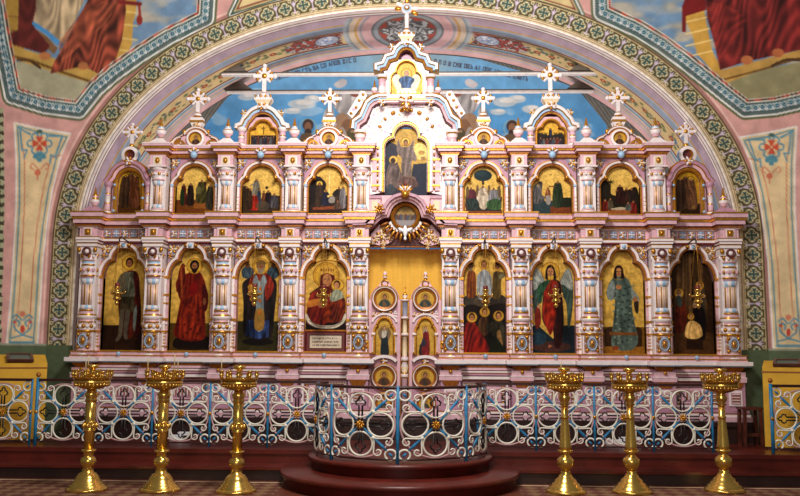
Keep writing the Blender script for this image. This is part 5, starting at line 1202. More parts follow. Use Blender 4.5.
def ic_temple(c):
    c.grad((70, 52, 34), (64, 46, 32), 20, 470); c.poly([(80, 60), (160, 60), (176, 200), (176, 300), (60, 300), (64, 180)], (92, 70, 48), fold=(16, .3, 0)); c.poly([(40, 380), (90, 366), (210, 372), (210, 480), (40, 480)], (86, 62, 40), False)
    c.line([(128, 90), (128, 240)], 6, (50, 36, 26)); c.line([(162, 110), (162, 300)], 3, (120, 96, 60)); c.poly([(54, 366), (58, 260), (70, 230), (88, 236), (104, 290), (90, 360)], (92, 46, 30), fold=(9, .3, 0)); head(c, 73, 210, 13, (110, 90, 70), (150, 106, 74), 18, (150, 136, 118)); c.poly([(60, 226), (80, 224), (84, 262), (64, 262)], (70, 76, 70))
    c.poly([(136, 240), (140, 200), (158, 192), (176, 202), (176, 250), (170, 300), (140, 300)], (80, 72, 60), fold=(7, .3, 0)); head(c, 158, 178, 11, (70, 46, 32), (196, 146, 106), 16)
    c.poly([(126, 290), (134, 262), (160, 262), (176, 300), (172, 390), (150, 400), (140, 340)], (38, 30, 30), fold=(8, .3, 0)); c.poly([(130, 250), (144, 250), (142, 268), (132, 268)], (196, 176, 140)); head(c, 133, 262, 9, (150, 130, 100), (180, 130, 92))
    c.poly([(92, 384), (96, 348), (112, 324), (134, 326), (154, 342), (162, 380), (140, 396), (110, 396)], (206, 166, 104), fold=(8, .22, .2)); head(c, 118, 306, 9, (90, 60, 40), (200, 150, 106), 13); c.poly([(98, 398), (160, 398), (164, 440), (96, 440)], (58, 42, 32), False)
LOW = [(-1, 3, ic_warrior, 'tall icon of an armoured warrior saint in a dark cloak on gold ground'), (-1, 2, ic_red, 'tall icon of a long-haired bearded saint in a full red robe'), (-1, 1, ic_bishop, 'tall icon of a bearded bishop in red with a long grey stole'), (-1, 0, ic_mother, 'icon of a crowned mother and child above a white inscription plaque'),
       (1, 0, ic_transfig, 'tall icon of three standing figures on cloud above three seated disciples'), (1, 1, ic_angel, 'tall icon of a grey-winged archangel in a red cloak'), (1, 2, ic_deacon, 'tall icon of a young saint in a patterned grey-green robe'), (1, 3, ic_temple, 'dark brown icon of a temple scene with a kneeling child in cream')]
def make_icon(label, grp, X, zb, fn, x0, x1, y0, y1, upm, cyb, cxm, nx, ny, ydep, gold, extra=None):
    root = tag(empty('icon', (X, ydep, zb)), label, 'icon', grp)
    xs = np.linspace(x0, x1, nx); ys = np.linspace(y1, y0, ny)
    A, B = np.meshgrid(xs, ys, indexing='ij')
    c = Can(A, B); c.soft = 2.2; c.grad(gold[0], gold[1], y0, y1); c.noise(.12, 30, 2); fn(c); c.noise(.2, 10, 7); c.c = np.clip((c.c - 26) * 1.16, 6, 255)
    V = np.stack([(A.ravel() - cxm) / upm, 0 * A.ravel(), (cyb - B.ravel()) / upm], 1)
    inst('painting', grid_mesh('painting', V, nx, ny, c.c, 'icon_paint'), root)
    w0, w1 = (x0 - cxm) / upm, (x1 - cxm) / upm
    MB().box(w0, w1, .002, .03, (cyb - y1) / upm, (cyb - y0) / upm, 'wood').build('board', root)
    return root
for s_, k, fn, lab in LOW:
    r = make_icon(lab, 'lower tier icons', s_ * BAYS[k], 1.445, fn, 24, 218, 26, 462, 301., 461, 121, 100, 224, .055, ((212, 172, 90), (200, 160, 80)))
    if fn is ic_mother:
        b = MB(); b.box(-.215, .215, -.018, -.002, .055, .225, 'cloth_white')
        pl = b.build('inscription_plaque', r); pl.data.materials[0] = material('plaque', (214, 196, 172), .6)
        pl['label'] = 'pale plaque with three lines of dark lettering'
        R = random.Random(2)
        for row, n in ((.187, 30), (.14, 30), (.093, 28)):
            t = MB(); x = -.18
            while x < .18:
                w = R.uniform(.006, .013); t.box(x, x + w * .35, -.0195, -.018, row - .012, row + .012, 'dark'); 
                if R.random() < .75: t.box(x, x + w, -.0195, -.018, row + R.choice([-.012, -.004, .006]), row + R.choice([.0, .008, .012]) + .002, 'dark')
                if R.random() < .5: t.box(x + w * .7, x + w, -.0195, -.018, row - .012, row + .012, 'dark')
                x += w + (.004 if R.random() < .85 else .014)
            t.build('lettering', pl)
        MB().sweep([(-.225, .045), (-.225, .235), (.225, .235), (.225, .045)], [(.0, -.002), (.0, -.025), (.03, -.025), (.03, -.002)], ['maroon', 'maroon', 'maroon'], True).build('plaque_frame', r)

# ---- upper tier scenes; crop units 565 per metre
def fig(c, x, top, bot, w, col, hc=(60, 42, 32), skin=(160, 112, 78), hr=10, st=.3, seed=1):
    c.poly([(x - w * .5, bot), (x - w * .55, (top + bot) / 2 + 10), (x - w * .35, top + hr * 2.0), (x, top + hr * 1.6), (x + w * .35, top + hr * 2.0), (x + w * .55, (top + bot) / 2 + 10), (x + w * .5, bot)], col, fold=(w * .3, st, .05), seed=seed)
    c.ell(x, top + hr, hr * .85, hr * 1.1, hc); c.ell(x, top + hr * 1.15, hr * .6, hr * .85, skin)
def up1(c):   # outer: three dark standing saints
    c.poly([(60, 400), (320, 400), (320, 500), (60, 500)], (84, 58, 30), False)
    for x, y in ((133, 165), (183, 145), (228, 165)): c.ring(x, y, 26, 4, (110, 74, 30))
    fig(c, 183, 135, 400, 60, (92, 66, 46)); fig(c, 140, 158, 410, 80, (74, 56, 42), seed=2); fig(c, 218, 158, 410, 76, (96, 62, 44), seed=3); c.poly([(190, 230), (216, 220), (218, 330), (196, 340)], (88, 54, 34))
def up2(c):
    c.poly([(30, 330), (350, 330), (350, 460), (30, 460)], (112, 70, 38), False); c.poly([(180, 360), (300, 352), (330, 400), (170, 400)], (140, 92, 50), False)
    fig(c, 90, 200, 370, 44, (86, 42, 34)); fig(c, 145, 196, 370, 52, (52, 40, 34), seed=2); c.poly([(66, 260), (90, 250), (100, 360), (70, 366)], (46, 62, 40)); fig(c, 232, 170, 350, 76, (74, 70, 42), seed=4); c.poly([(186, 240), (220, 220), (228, 270), (196, 286)], (104, 98, 66)); fig(c, 300, 206, 400, 54, (62, 58, 48), (130, 110, 84), seed=5); c.poly([(250, 190), (266, 190), (262, 250)], (90, 50, 36))
def up3(c):
    c.poly([(30, 230), (80, 240), (100, 300), (180, 320), (240, 300), (340, 310), (340, 460), (30, 460)], (70, 56, 40)); fig(c, 136, 160, 320, 56, (124, 118, 104), seed=3); c.line([(130, 195), (90, 214)], 9, (124, 118, 104)); fig(c, 160, 236, 380, 30, (56, 64, 80)); fig(c, 120, 280, 410, 66, (150, 50, 34), (150, 100, 70), seed=2); fig(c, 232, 254, 400, 58, (46, 36, 40), seed=4); fig(c, 196, 256, 380, 30, (110, 70, 46)); fig(c, 280, 276, 390, 52, (84, 80, 84), seed=6); fig(c, 60, 220, 400, 36, (60, 48, 36)); fig(c, 88, 236, 400, 34, (70, 52, 36)); c.ell(190, 380, 54, 40, (92, 84, 72), .7); c.ell(218, 232, 12, 12, (60, 56, 48))
def up4(c):
    c.poly([(30, 420), (30, 160), (100, 140), (130, 160), (160, 200), (150, 290), (160, 330), (160, 420)], (46, 36, 34)); c.poly([(150, 310), (340, 300), (340, 460), (30, 460), (30, 380)], (58, 44, 38)); c.poly([(60, 390), (240, 376), (240, 404), (60, 410)], (140, 80, 50), False)
    c.poly([(180, 280), (183, 100), (187, 100), (190, 280)], (230, 214, 150), False); c.ell(108, 202, 24, 24, (222, 184, 84)); fig(c, 108, 190, 380, 56, (74, 58, 46), hr=12); c.ell(160, 262, 16, 16, (206, 160, 80)); fig(c, 158, 250, 370, 60, (48, 48, 66)); c.poly([(180, 330), (200, 300), (230, 310), (226, 350), (190, 352)], (150, 142, 132)); c.ell(180, 300, 10, 10, (220, 190, 120)); fig(c, 262, 226, 360, 50, (70, 56, 44), seed=5); c.poly([(210, 280), (250, 240), (260, 290), (230, 300)], (50, 42, 36)); fig(c, 292, 220, 390, 46, (124, 118, 120), seed=4); fig(c, 252, 330, 400, 50, (90, 72, 62))
def up5(c):
    c.ell(192, 132, 70, 46, (42, 58, 62)); c.ell(176, 120, 40, 22, (60, 78, 80), .6); c.poly([(183, 176), (200, 176), (202, 206), (182, 206)], (60, 44, 32), False); c.poly([(50, 410), (340, 410), (340, 460), (50, 460)], (130, 80, 52), False); c.poly([(56, 300), (340, 300), (330, 416), (60, 416)], (56, 54, 48), False)
    for x in (150, 240): c.poly([(x - 14, 290), (x - 8, 216), (x + 6, 216), (x + 16, 290)], (120, 96, 66))
    fig(c, 192, 214, 320, 70, (176, 160, 140), seed=3); c.poly([(140, 300), (246, 300), (244, 330), (214, 398), (176, 398), (140, 330)], (190, 176, 156), fold=(16, .2, 0)); fig(c, 100, 230, 400, 80, (96, 48, 56), seed=4); c.poly([(64, 330), (140, 320), (160, 390), (80, 410)], (50, 62, 58), fold=(12, .3, .2)); fig(c, 276, 230, 340, 76, (130, 128, 130), seed=5); c.poly([(226, 340), (310, 320), (330, 400), (230, 400)], (66, 92, 60), fold=(12, .3, .2)); c.poly([(304, 230), (326, 220), (330, 320), (310, 300)], (110, 92, 66)); c.poly([(62, 230), (80, 224), (80, 300), (60, 310)], (110, 92, 66))
def up6(c):
    c.poly([(60, 330), (150, 310), (170, 340), (360, 310), (360, 460), (60, 460)], (60, 74, 78)); c.poly([(200, 380), (360, 370), (360, 440), (200, 440)], (120, 70, 44), False); c.poly([(60, 340), (66, 240), (100, 190), (140, 186), (134, 280), (160, 310), (110, 360)], (96, 92, 92), fold=(14, .3, .3)); c.poly([(280, 330), (310, 310), (360, 320), (360, 380), (280, 380)], (46, 48, 34)); fig(c, 182, 228, 320, 40, (150, 100, 68)); c.poly([(164, 300), (204, 300), (196, 360), (172, 360)], (150, 142, 136)); fig(c, 258, 178, 380, 74, (54, 64, 46), seed=3); c.line([(240, 220), (192, 218)], 9, (120, 80, 54)); c.line([(200, 122), (206, 130), (212, 122)], 4, (96, 84, 60)); c.ell(110, 210, 12, 16, (160, 140, 110))
def up7(c):
    c.poly([(40, 210), (60, 180), (100, 176), (124, 220), (130, 280), (200, 290), (270, 240), (330, 240), (330, 460), (40, 460)], (50, 44, 32)); c.line([(116, 280), (126, 180)], 6, (50, 44, 32))
    for a in range(0, 360, 45): c.line([(126, 184), (126 + 28 * math.cos(math.radians(a)), 184 + 20 * math.sin(math.radians(a)))], 5, (52, 54, 32))
    fig(c, 196, 206, 350, 62, (60, 36, 30), seed=4); c.line([(180, 250), (160, 262)], 8, (120, 80, 54)); fig(c, 246, 228, 360, 46, (66, 44, 34)); fig(c, 284, 230, 380, 52, (56, 44, 40), seed=3); fig(c, 80, 320, 440, 60, (110, 44, 34)); fig(c, 120, 310, 400, 40, (84, 74, 60)); c.poly([(120, 400), (200, 384), (260, 396), (220, 410)], (180, 164, 140)); c.poly([(100, 410), (280, 404), (290, 440), (90, 440)], (150, 96, 60), False); fig(c, 296, 330, 440, 46, (120, 46, 40)); fig(c, 256, 340, 410, 40, (90, 92, 84))
def up8(c):
    c.poly([(80, 390), (320, 390), (320, 500), (80, 500)], (58, 44, 32), False)
    for x, y in ((136, 198), (180, 180), (222, 200)): c.ring(x, y, 24, 4, (110, 78, 34))
    fig(c, 182, 168, 400, 56, (84, 62, 46)); fig(c, 142, 188, 430, 76, (66, 50, 40), seed=2); fig(c, 222, 190, 430, 74, (100, 72, 54), (140, 120, 96), seed=3); c.poly([(224, 410), (244, 404), (248, 430), (226, 430)], (130, 100, 60))
UPP = [(-1, 2, up2, 187, 'upper-tier scene icon of robed figures greeting before an ochre step'), (-1, 1, up3, 183, 'upper-tier scene icon of a pale robed figure raised above a crowd'), (-1, 0, up4, 182, 'upper-tier nativity icon with a light ray falling beside a dark cave'),
       (1, 0, up5, 195, 'upper-tier icon of three angels at a table beneath a dark round tree'), (1, 1, up6, 207, 'upper-tier river baptism icon with a figure in dark green robes'), (1, 2, up7, 190, 'dark upper-tier icon of a procession past a palm tree')]
for s_, k, fn, cx_, lab in UPP:
    make_icon(lab, 'upper tier icons', s_ * UB[k], 3.36, fn, cx_ - 170, cx_ + 170, 50, 446, 565., 446, cx_, 86, 100, .06, ((226, 188, 106), (214, 174, 92)))
make_icon('narrow round-topped icon of three dark haloed saints on bright gold', 'outer upper icons', -OXC, 3.36, up1, 70, 300, 90, 472, 565., 472, 183, 60, 96, .035, ((196, 158, 54), (180, 140, 50)))
make_icon('narrow round-topped icon of three brown saints, one white-haired', 'outer upper icons', OXC, 3.36, up8, 82, 298, 130, 480, 565., 480, 190, 60, 90, .035, ((186, 146, 52), (160, 124, 46)))
def gab1(c):
    c.poly([(-100, 20), (100, 20), (100, 120), (-100, 120)], (54, 52, 56), False)
    for k in range(9): fig(c, -80 + k * 20, 20 + (k * 37) % 14, 120, 26, [(70, 60, 60), (56, 60, 74), (96, 62, 50), (84, 84, 84)][k % 4], hr=7, seed=k)
    c.line([(0, -60), (0, 10)], 5, (70, 44, 30)); c.line([(-16, -40), (16, -40)], 5, (70, 44, 30))
def gab2(c):
    c.poly([(-110, 30), (-90, 0), (0, 24), (90, 0), (110, 30), (110, 130), (-110, 130)], (58, 54, 52), False); fig(c, 0, -40, 40, 26, (52, 56, 66), hr=7)
    for k in (-2, -1, 1, 2):
        for a in (-1, 0, 1): c.line([(k * 36, 24), (k * 36 + a * 12, 0)], 5, (60, 56, 36))
    for k in range(7): fig(c, -78 + k * 26, 34 + (k * 29) % 16, 120, 34, [(70, 60, 66), (84, 90, 96), (110, 60, 50)][k % 3], hr=8, seed=k)
for s_, fn, lab in ((-1, gab1, 'small gable icon of a crowd beneath a cross'), (1, gab2, 'small gable icon of one figure rising above a gathering between palms')):
    make_icon(lab, 'gable icons', s_ * UB[1], 4.33, fn, -110, 110, -100, 110, 565., 110, 0, 50, 48, .045, ((222, 176, 80), (214, 166, 70)))
def ic_centre(c):   # crop of 6.617 units per px: 490 units per metre
    c.poly([(250, 0), (560, 0), (560, 460), (250, 460)], (196, 160, 86), False)
    c.poly([(240, 110), (330, 100), (350, 160), (340, 210), (380, 330), (380, 450), (240, 450)], (64, 62, 74)); c.poly([(450, 260), (480, 240), (520, 236), (570, 250), (570, 460), (440, 460)], (56, 58, 72)); c.ell(506, 150, 60, 60, (232, 206, 130)); c.ell(510, 160, 22, 16, (190, 150, 90)); c.ell(520, 200, 16, 14, (170, 130, 86))
    c.poly([(352, 60), (362, 100), (380, 120), (430, 110), (452, 70), (460, 74), (456, 130), (476, 190), (470, 220), (444, 220), (440, 310), (420, 350), (384, 340), (372, 260), (376, 200), (350, 170), (340, 130)], (128, 112, 106), fold=(22, .25, .1)); c.ell(400, 82, 30, 30, (226, 186, 96)); c.ring(400, 82, 30, 4, DKG); c.ell(402, 88, 15, 22, (84, 60, 46)); c.ell(402, 92, 10, 15, (176, 126, 92))
    c.ell(318, 210, 28, 28, (220, 178, 90)); c.ell(316, 216, 17, 20, (70, 50, 44)); c.poly([(270, 400), (280, 270), (300, 236), (340, 240), (372, 300), (380, 400)], (112, 96, 92), fold=(20, .3, .2)); c.ell(420, 350, 54, 30, (126, 104, 92)); c.poly([(360, 350), (400, 330), (470, 350), (480, 400), (370, 400)], (104, 80, 74), fold=(12, .3, .5)); c.poly([(270, 410), (300, 380), (340, 420), (300, 446)], (76, 80, 84))
make_icon('tall central icon of a pale robed figure rising with raised arms', None, 0, 3.64, ic_centre, 250, 560, -6, 462, 490., 456, 405, 84, 126, .07, ((222, 182, 90), (210, 168, 80)))
def ic_lord(c):
    c.fill((226, 184, 96)); c.ring(404, 150, 36, 4, DKG)
    for s in (-1, 1): c.poly([(404 + s * 30, 190), (404 + s * 70, 150), (404 + s * 96, 190), (404 + s * 70, 260), (404 + s * 40, 280)], (230, 214, 190))
    c.poly([(350, 190), (390, 166), (420, 166), (460, 190), (440, 230), (432, 252), (372, 252), (368, 230)], (76, 98, 130), fold=(16, .35, .3)); c.ell(404, 148, 16, 22, (150, 140, 140)); c.ell(404, 146, 11, 14, (190, 146, 112)); c.ell(404, 266, 40, 14, (236, 226, 210))
    for k in range(5): c.ell(350 + k * 28, 282, 12, 9, (240, 226, 206))
make_icon('small topmost icon of a blue-robed figure with raised hands', None, 0, 5.07, ic_lord, 290, 518, 60, 300, 490., 294, 404, 60, 64, -.02, ((230, 190, 100), (226, 184, 96)))
def ic_supper(c):
    c.fill((150, 120, 66)); c.poly([(-100, -20), (100, -20), (100, 100), (-100, 100)], (78, 66, 66), False); c.poly([(-70, 20), (70, 20), (76, 70), (-76, 70)], (146, 138, 140), False)
    for k in range(7): c.ell(-54 + k * 18, -20 - (k % 2) * 8, 8, 12, (196, 160, 84)); fig(c, -54 + k * 18, -24 - (k % 2) * 8, 24, 20, [(90, 60, 54), (70, 72, 90), (100, 90, 70)][k % 3], hr=7, seed=k)
n = 40; a = np.linspace(-1, 1, n); A, B = np.meshgrid(a, a, indexing='ij'); A = A.ravel(); B = B.ravel(); xs = A * np.sqrt(1 - B * B / 2); zs = B * np.sqrt(1 - A * A / 2)
c = Can(xs * 90, -zs * 90); c.soft = 2.5; ic_supper(c)
r = tag(empty('icon', (0, -.05, MZ - .16)), 'round icon of a supper table above the royal doors', 'icon')
inst('painting', grid_mesh('painting', np.stack([xs * .16, 0 * xs, zs * .16 + .16], 1), n, n, c.c, 'icon_paint'), r)
MB().prism([(x, z) for x, z in arc(0, .16, .16, .16, 0, 360, 24)[:-1]], .002, .03, 'wood').build('board', r)

# ================================================================== RAILINGS
RH = .77; PW = .71; ZC = .395
def panel_elements():
    """one cast panel, centred on x=0, z=ZC; returns (name, MB) list, first is the big rim"""
    E = []
    circ = lambda cx, cz, r, n=28: [(cx + r * math.cos(2 * math.pi * k / n), 0, cz + r * math.sin(2 * math.pi * k / n)) for k in range(n)]
    E.append(('railing_panel', MB().tube(circ(0, ZC, .332, 44), .010, 'rail_pink', 6, True)))
    for a in range(4):
        t = math.pi / 2 * a; dx, dz = math.cos(t), math.sin(t)
        E.append(('ring', MB().tube(circ(dx * .195, ZC + dz * .195, .122), .011, 'rail_white', 6, True)))
        b = MB(); P = lambda u, v: (dx * u - dz * v, 0, ZC + dz * u + dx * v)
        out = [P(.05, .018), P(.19, .018), P(.20, .045), P(.225, .052), P(.245, .035), P(.25, .018), P(.27, .02), P(.29, 0), P(.27, -.02), P(.25, -.018), P(.245, -.035), P(.225, -.052), P(.20, -.045), P(.19, -.018), P(.05, -.018)]
        b.tube(out, .0095, 'iron', 5); E.append(('cross', b))
    for a in range(4):
        t = math.pi / 4 + math.pi / 2 * a; dx, dz = math.cos(t), math.sin(t)
        P = lambda u, v: (dx * u - dz * v, -.004, ZC + dz * u + dx * v)
        b = MB().tube([P(.05, 0), P(.14, 0), P(.155, 0), P(.17, 0), P(.30, 0), P(.37, 0)], .01, 'rail_blue', 6, rs=[.006, .013, .014, .009, .018, .006]); E.append(('spear', b))
        b = MB().blob(P(.185, 0), (.022, .018, .022), 'rail_white', 8, 5)
        for v in (-1, 1):
            sp = [P(.185 + .03 * q, v * .02 * q) for q in (0, .5, 1)] + [P(.315 + (.045 - .030 * q) * math.cos(4.2 + 5.6 * q), v * (.068 + (.045 - .030 * q) * math.sin(4.2 + 5.6 * q) * -1)) for q in np.linspace(0, 1, 12)]
            b.tube(sp, .0085, 'rail_white', 5)
        E.append(('scroll', b))
        cx, cz = .292 * (1 if dx > 0 else -1), ZC + .300 * (1 if dz > 0 else -1)
        E.append(('corner_ring', MB().tube(circ(cx, cz, .052, 18), .011, 'rail_white', 6, True)))
        E.append(('corner_bud', MB().blob((cx, 0, cz), (.03, .015, .014), 'rail_blue', 6, 4, t)))
    b = MB()
    for k in range(8):
        t = math.pi / 4 * k; b.blob((.026 * math.cos(t), -.015, ZC + .026 * math.sin(t)), (.024, .012, .012), 'gold', 6, 4, t)
    b.blob((0, -.025, ZC), (.014, .014, .014), 'gold', 6, 4); E.append(('rosette', b))
    return E
FLAT = [(n, b.mesh(n)) for n, b in panel_elements()]
def bend_fn(R, kx):
    def f(x, y, z):
        a = x * kx / R; r = R - y
        return (r * math.sin(a), -r * math.cos(a), z)
    return f
ARC = math.radians(47.5)
CURV = [(n, b.bend(bend_fn(AMR, ARC * AMR / PW)).mesh(n)) for n, b in panel_elements()]
pm = MB().tube([(0, 0, 0), (0, 0, .30), (0, 0, .78)], .014, 'rail_blue', 8).mesh('post')
pmf = MB().tube([(0, 0, 0), (0, 0, .30), (0, 0, .80)], .022, 'rail_blue', 8); pmf.blob((0, 0, .835), (.03, .03, .03), 'gold_dark', 8, 6); pmf = pmf.mesh('finial_post')
knob = MB().blob((0, -.018, ZC), (.022, .014, .022), 'gold', 8, 5).mesh('post_rosette')
def add_panel(parent, x, meshes, rz=0, loc=None):
    p = inst(meshes[0][0], meshes[0][1], parent, loc or (x, 0, 0), (0, 0, rz))
    for n, m in meshes[1:]: inst(n, m, p)
def straight(label, X0, X1, npan, ends=(0, 0), name='altar_railing', grp=None, posts=True):
    root = tag(empty(name, (X0, RAILY, SOL)), label, 'railing', grp); w = (X1 - X0)
    MB().box(0, w, -.022, .022, .758, .79, 'rail_dark').build('handrail', root); MB().box(0, w, -.014, .014, .042, .058, 'rail_dark').build('bottom_rail', root)
    for k in range(npan): add_panel(root, w * (k + .5) / npan, FLAT)
    for k in range(npan + 1):
        fin = (k == 0 and ends[0]) or (k == npan and ends[1])
        p = inst('post', pmf if fin else pm, root, (w * k / npan, -.005, 0)); inst('post_rosette', knob, p)
    return root
straight('straight run of white ring railing joining the closed gate to the ambo', -3.68, -.90, 4, name='altar_railing')
straight('straight run of white ring railing beside the dark wooden stool', .90, 3.64, 4, name='altar_railing')
straight('closed single-panel railing gate in front of the green wall', -4.39, -3.73, 1, (1, 0), name='railing_gate')
straight('end railing panel in front of the lectern beside the closed gate', -5.16, -4.46, 1, (0, 0), name='altar_railing')
straight('railing panel before the lectern, its post topped with a ball, past the open gateway', 4.33, 5.05, 1, (1, 0), name='altar_railing')
# horseshoe rail of the ambo
root = tag(empty('ambo_railing', (0, AMY, SOL)), 'curved white ring railing round the ambo in front of the royal doors', 'railing')
cp = lambda a, z: (AMR * math.sin(a), -AMR * math.cos(a), z)
AE = math.radians(114)
MB().tube([cp(a, .775) for a in np.linspace(-AE, AE, 80)], .016, 'rail_dark', 6).build('handrail', root)
MB().tube([cp(a, .05) for a in np.linspace(-AE, AE, 80)], .012, 'rail_dark', 6).build('bottom_rail', root)
for k in (-1.5, -.5, .5, 1.5): add_panel(root, 0, CURV, ARC * k, (0, 0, 0))
apost = MB().tube([(0, 0, 0), (0, 0, .30), (0, 0, .79)], .019, 'rail_blue', 8).mesh('ambo_post')
for k in (-2, -1, 0, 1, 2): a = ARC * k; inst('post', apost, root, cp(a, 0))
for s_ in (-1, 1):
    for z in (.19, .42, .64):
        b = MB().tube([(.10 * math.cos(t), 0, z + .10 * math.sin(t)) for t in np.linspace(0, 2 * math.pi, 20, endpoint=False)], .012, 'rail_white', 6, True).bend(bend_fn(AMR, 1.)); b.build('ring', root, rot=(0, 0, s_ * math.radians(104.5)))

# ================================================================== CANDLE STANDS
def bowl_parts(root, z, nc=10):
    b = MB().lathe([(.03, z - .16, 'brass'), (.055, z - .15, 'brass'), (.04, z - .13, 'brass'), (.05, z - .125, 'brass'), (.10, z - .115, 'brass'), (.145, z - .095, 'brass'), (.17, z - .065, 'brass'), (.185, z - .055, 'brass'), (.188, z - .04, 'brass'), (.178, z - .03, 'brass'), (.195, z - .0, 'brass'), (.205, z + .005, 'brass'), (.19, z + .006, 'brass'), (.185, z - .03, 'brass'), (.03, z - .035, 'brass'), (.028, z + .0, 'brass')], seg=28)
    b.build('bowl', root)
    b = MB()
    for k in range(28):
        a = 2 * math.pi * k / 28; b.blob((.17 * math.cos(a), .17 * math.sin(a), z - .072), (.016, .016, .018), 'brass', 6, 4)
    b.build('bead_fringe', root)
    cup = MB().lathe([(.012, 0, 'brass'), (.014, .03, 'brass'), (.026, .045, 'brass'), (.018, .055, 'brass'), (.022, .085, 'brass'), (.027, .09, 'brass'), (.02, .092, 'brass')], seg=10).mesh('candle_cup')
    for k in range(nc):
        a = 2 * math.pi * (k + .5) / nc; inst('candle_cup', cup, root, (.19 * math.cos(a), .19 * math.sin(a), z - .01))
    for k in range(6):
        a = 2 * math.pi * k / 6; inst('candle_cup', cup, root, (.11 * math.cos(a), .11 * math.sin(a), z - .03))
    MB().lathe([(.03, z - .03, 'brass'), (.022, z + .02, 'brass'), (.04, z + .04, 'brass'), (.025, z + .06, 'brass'), (.03, z + .09, 'brass'), (.06, z + .10, 'brass'), (.065, z + .13, 'brass'), (.05, z + .135, 'brass')], seg=14).build('lamp_holder', root)
def stand_fluted():
    r = empty('candle_stand', (0, 0, 0))
    MB().lathe([(.21, 0, 'brass'), (.21, .022, 'brass'), (.195, .032, 'brass'), (.182, .036, 'brass'), (.178, .055, 'brass'), (.155, .064, 'brass'), (.15, .085, 'brass'), (.128, .095, 'brass'), (.118, .13, 'brass'), (.085, .17, 'brass'), (.058, .185, 'brass'), (.055, .205, 'brass')], seg=32, flute=.018).build('base', r)
    MB().lathe([(.05, .20, 'brass'), (.06, .215, 'brass'), (.04, .235, 'brass'), (.07, .255, 'brass'), (.085, .29, 'brass'), (.07, .325, 'brass'), (.045, .345, 'brass'), (.055, .36, 'brass'), (.05, .38, 'brass'), (.075, .395, 'brass'), (.075, .41, 'brass'), (.05, .415, 'brass')], seg=20).build('knop', r)
    MB().lathe([(.05, .41, 'brass'), (.05, .98, 'brass')], seg=20, flute=.07).build('shaft', r)
    b = MB().lathe([(.05, .59, 'brass'), (.062, .60, 'brass'), (.062, .615, 'brass'), (.055, .62, 'brass'), (.07, .65, 'brass'), (.055, .685, 'brass'), (.062, .69, 'brass'), (.05, .705, 'brass')], seg=16)
    for k in range(8):
        a = 2 * math.pi * k / 8; b.blob((.066 * math.cos(a), .066 * math.sin(a), .655), (.022, .022, .03), 'brass', 6, 5)
    b.build('collar', r)
    MB().lathe([(.05, .90, 'brass'), (.065, .91, 'brass'), (.055, .93, 'brass'), (.06, .95, 'brass'), (.075, .985, 'brass'), (.05, 1.0, 'brass'), (.045, 1.04, 'brass')], seg=16).build('capital', r)
    bowl_parts(r, 1.15); return r
def stand_smooth():
    r = empty('candle_stand', (0, 0, 0))
    MB().lathe([(.21, 0, 'brass'), (.21, .024, 'brass'), (.19, .036, 'brass'), (.178, .04, 'brass'), (.176, .06, 'brass'), (.148, .072, 'brass'), (.142, .095, 'brass'), (.118, .106, 'brass'), (.108, .135, 'brass'), (.078, .155, 'brass'), (.066, .18, 'brass'), (.05, .20, 'brass'), (.055, .215, 'brass'), (.035, .225, 'brass')], seg=28).build('base', r)
    MB().lathe([(.035, .22, 'brass'), (.05, .24, 'brass'), (.08, .265, 'brass'), (.09, .30, 'brass'), (.085, .34, 'brass'), (.055, .365, 'brass'), (.04, .385, 'brass'), (.05, .40, 'brass'), (.08, .415, 'brass'), (.08, .43, 'brass'), (.06, .435, 'brass')], seg=20).build('knop', r)
    MB().lathe([(.068, .43, 'brass'), (.062, .47, 'brass'), (.05, .60, 'brass'), (.04, .74, 'brass'), (.038, .76, 'brass'), (.046, .765, 'brass'), (.046, .775, 'brass'), (.036, .785, 'brass'), (.036, .90, 'brass')], seg=20).build('shaft', r)
    MB().lathe([(.036, .89, 'brass'), (.055, .90, 'brass'), (.04, .92, 'brass'), (.055, .945, 'brass'), (.065, .975, 'brass'), (.045, 1.0, 'brass'), (.05, 1.02, 'brass'), (.035, 1.04, 'brass')], seg=16).build('collar', r)
    bowl_parts(r, 1.15); return r
SA = stand_fluted(); tag(SA, 'tall brass candle stand with a fluted shaft and ornate middle collar', 'candle stand', 'fluted brass candle stands')
SB = stand_smooth(); tag(SB, 'tall brass candle stand with a smooth tapering baluster shaft', 'candle stand', 'smooth brass candle stands')
STL = {('candle_stand', False): ('fluted brass candle stand in front of the closed railing gate', 'fluted brass candle stand with others of its kind on both sides', 'fluted brass candle stand closest to the round ambo step'), ('candle_stand', True): ('smooth-shafted brass candle stand closest to the round ambo step', 'smooth-shafted brass candle stand with others of its kind on both sides', 'smooth-shafted brass candle stand at the open gateway by the stool')}
for proto, spots in ((SA, ((-3.21, -2.58), (-2.45, -2.56), (-1.66, -2.58))), (SB, ((1.745, -2.37), (2.44, -2.31), (3.45, -2.15)))):
    for k, (x, y) in enumerate(spots):
        o = proto if k == 0 else copy_tree(proto)
        o.location = (x, y, .002); o.rotation_euler = (0, 0, k * .4)
        o['label'] = STL[proto.name[:12], x > 0][k]
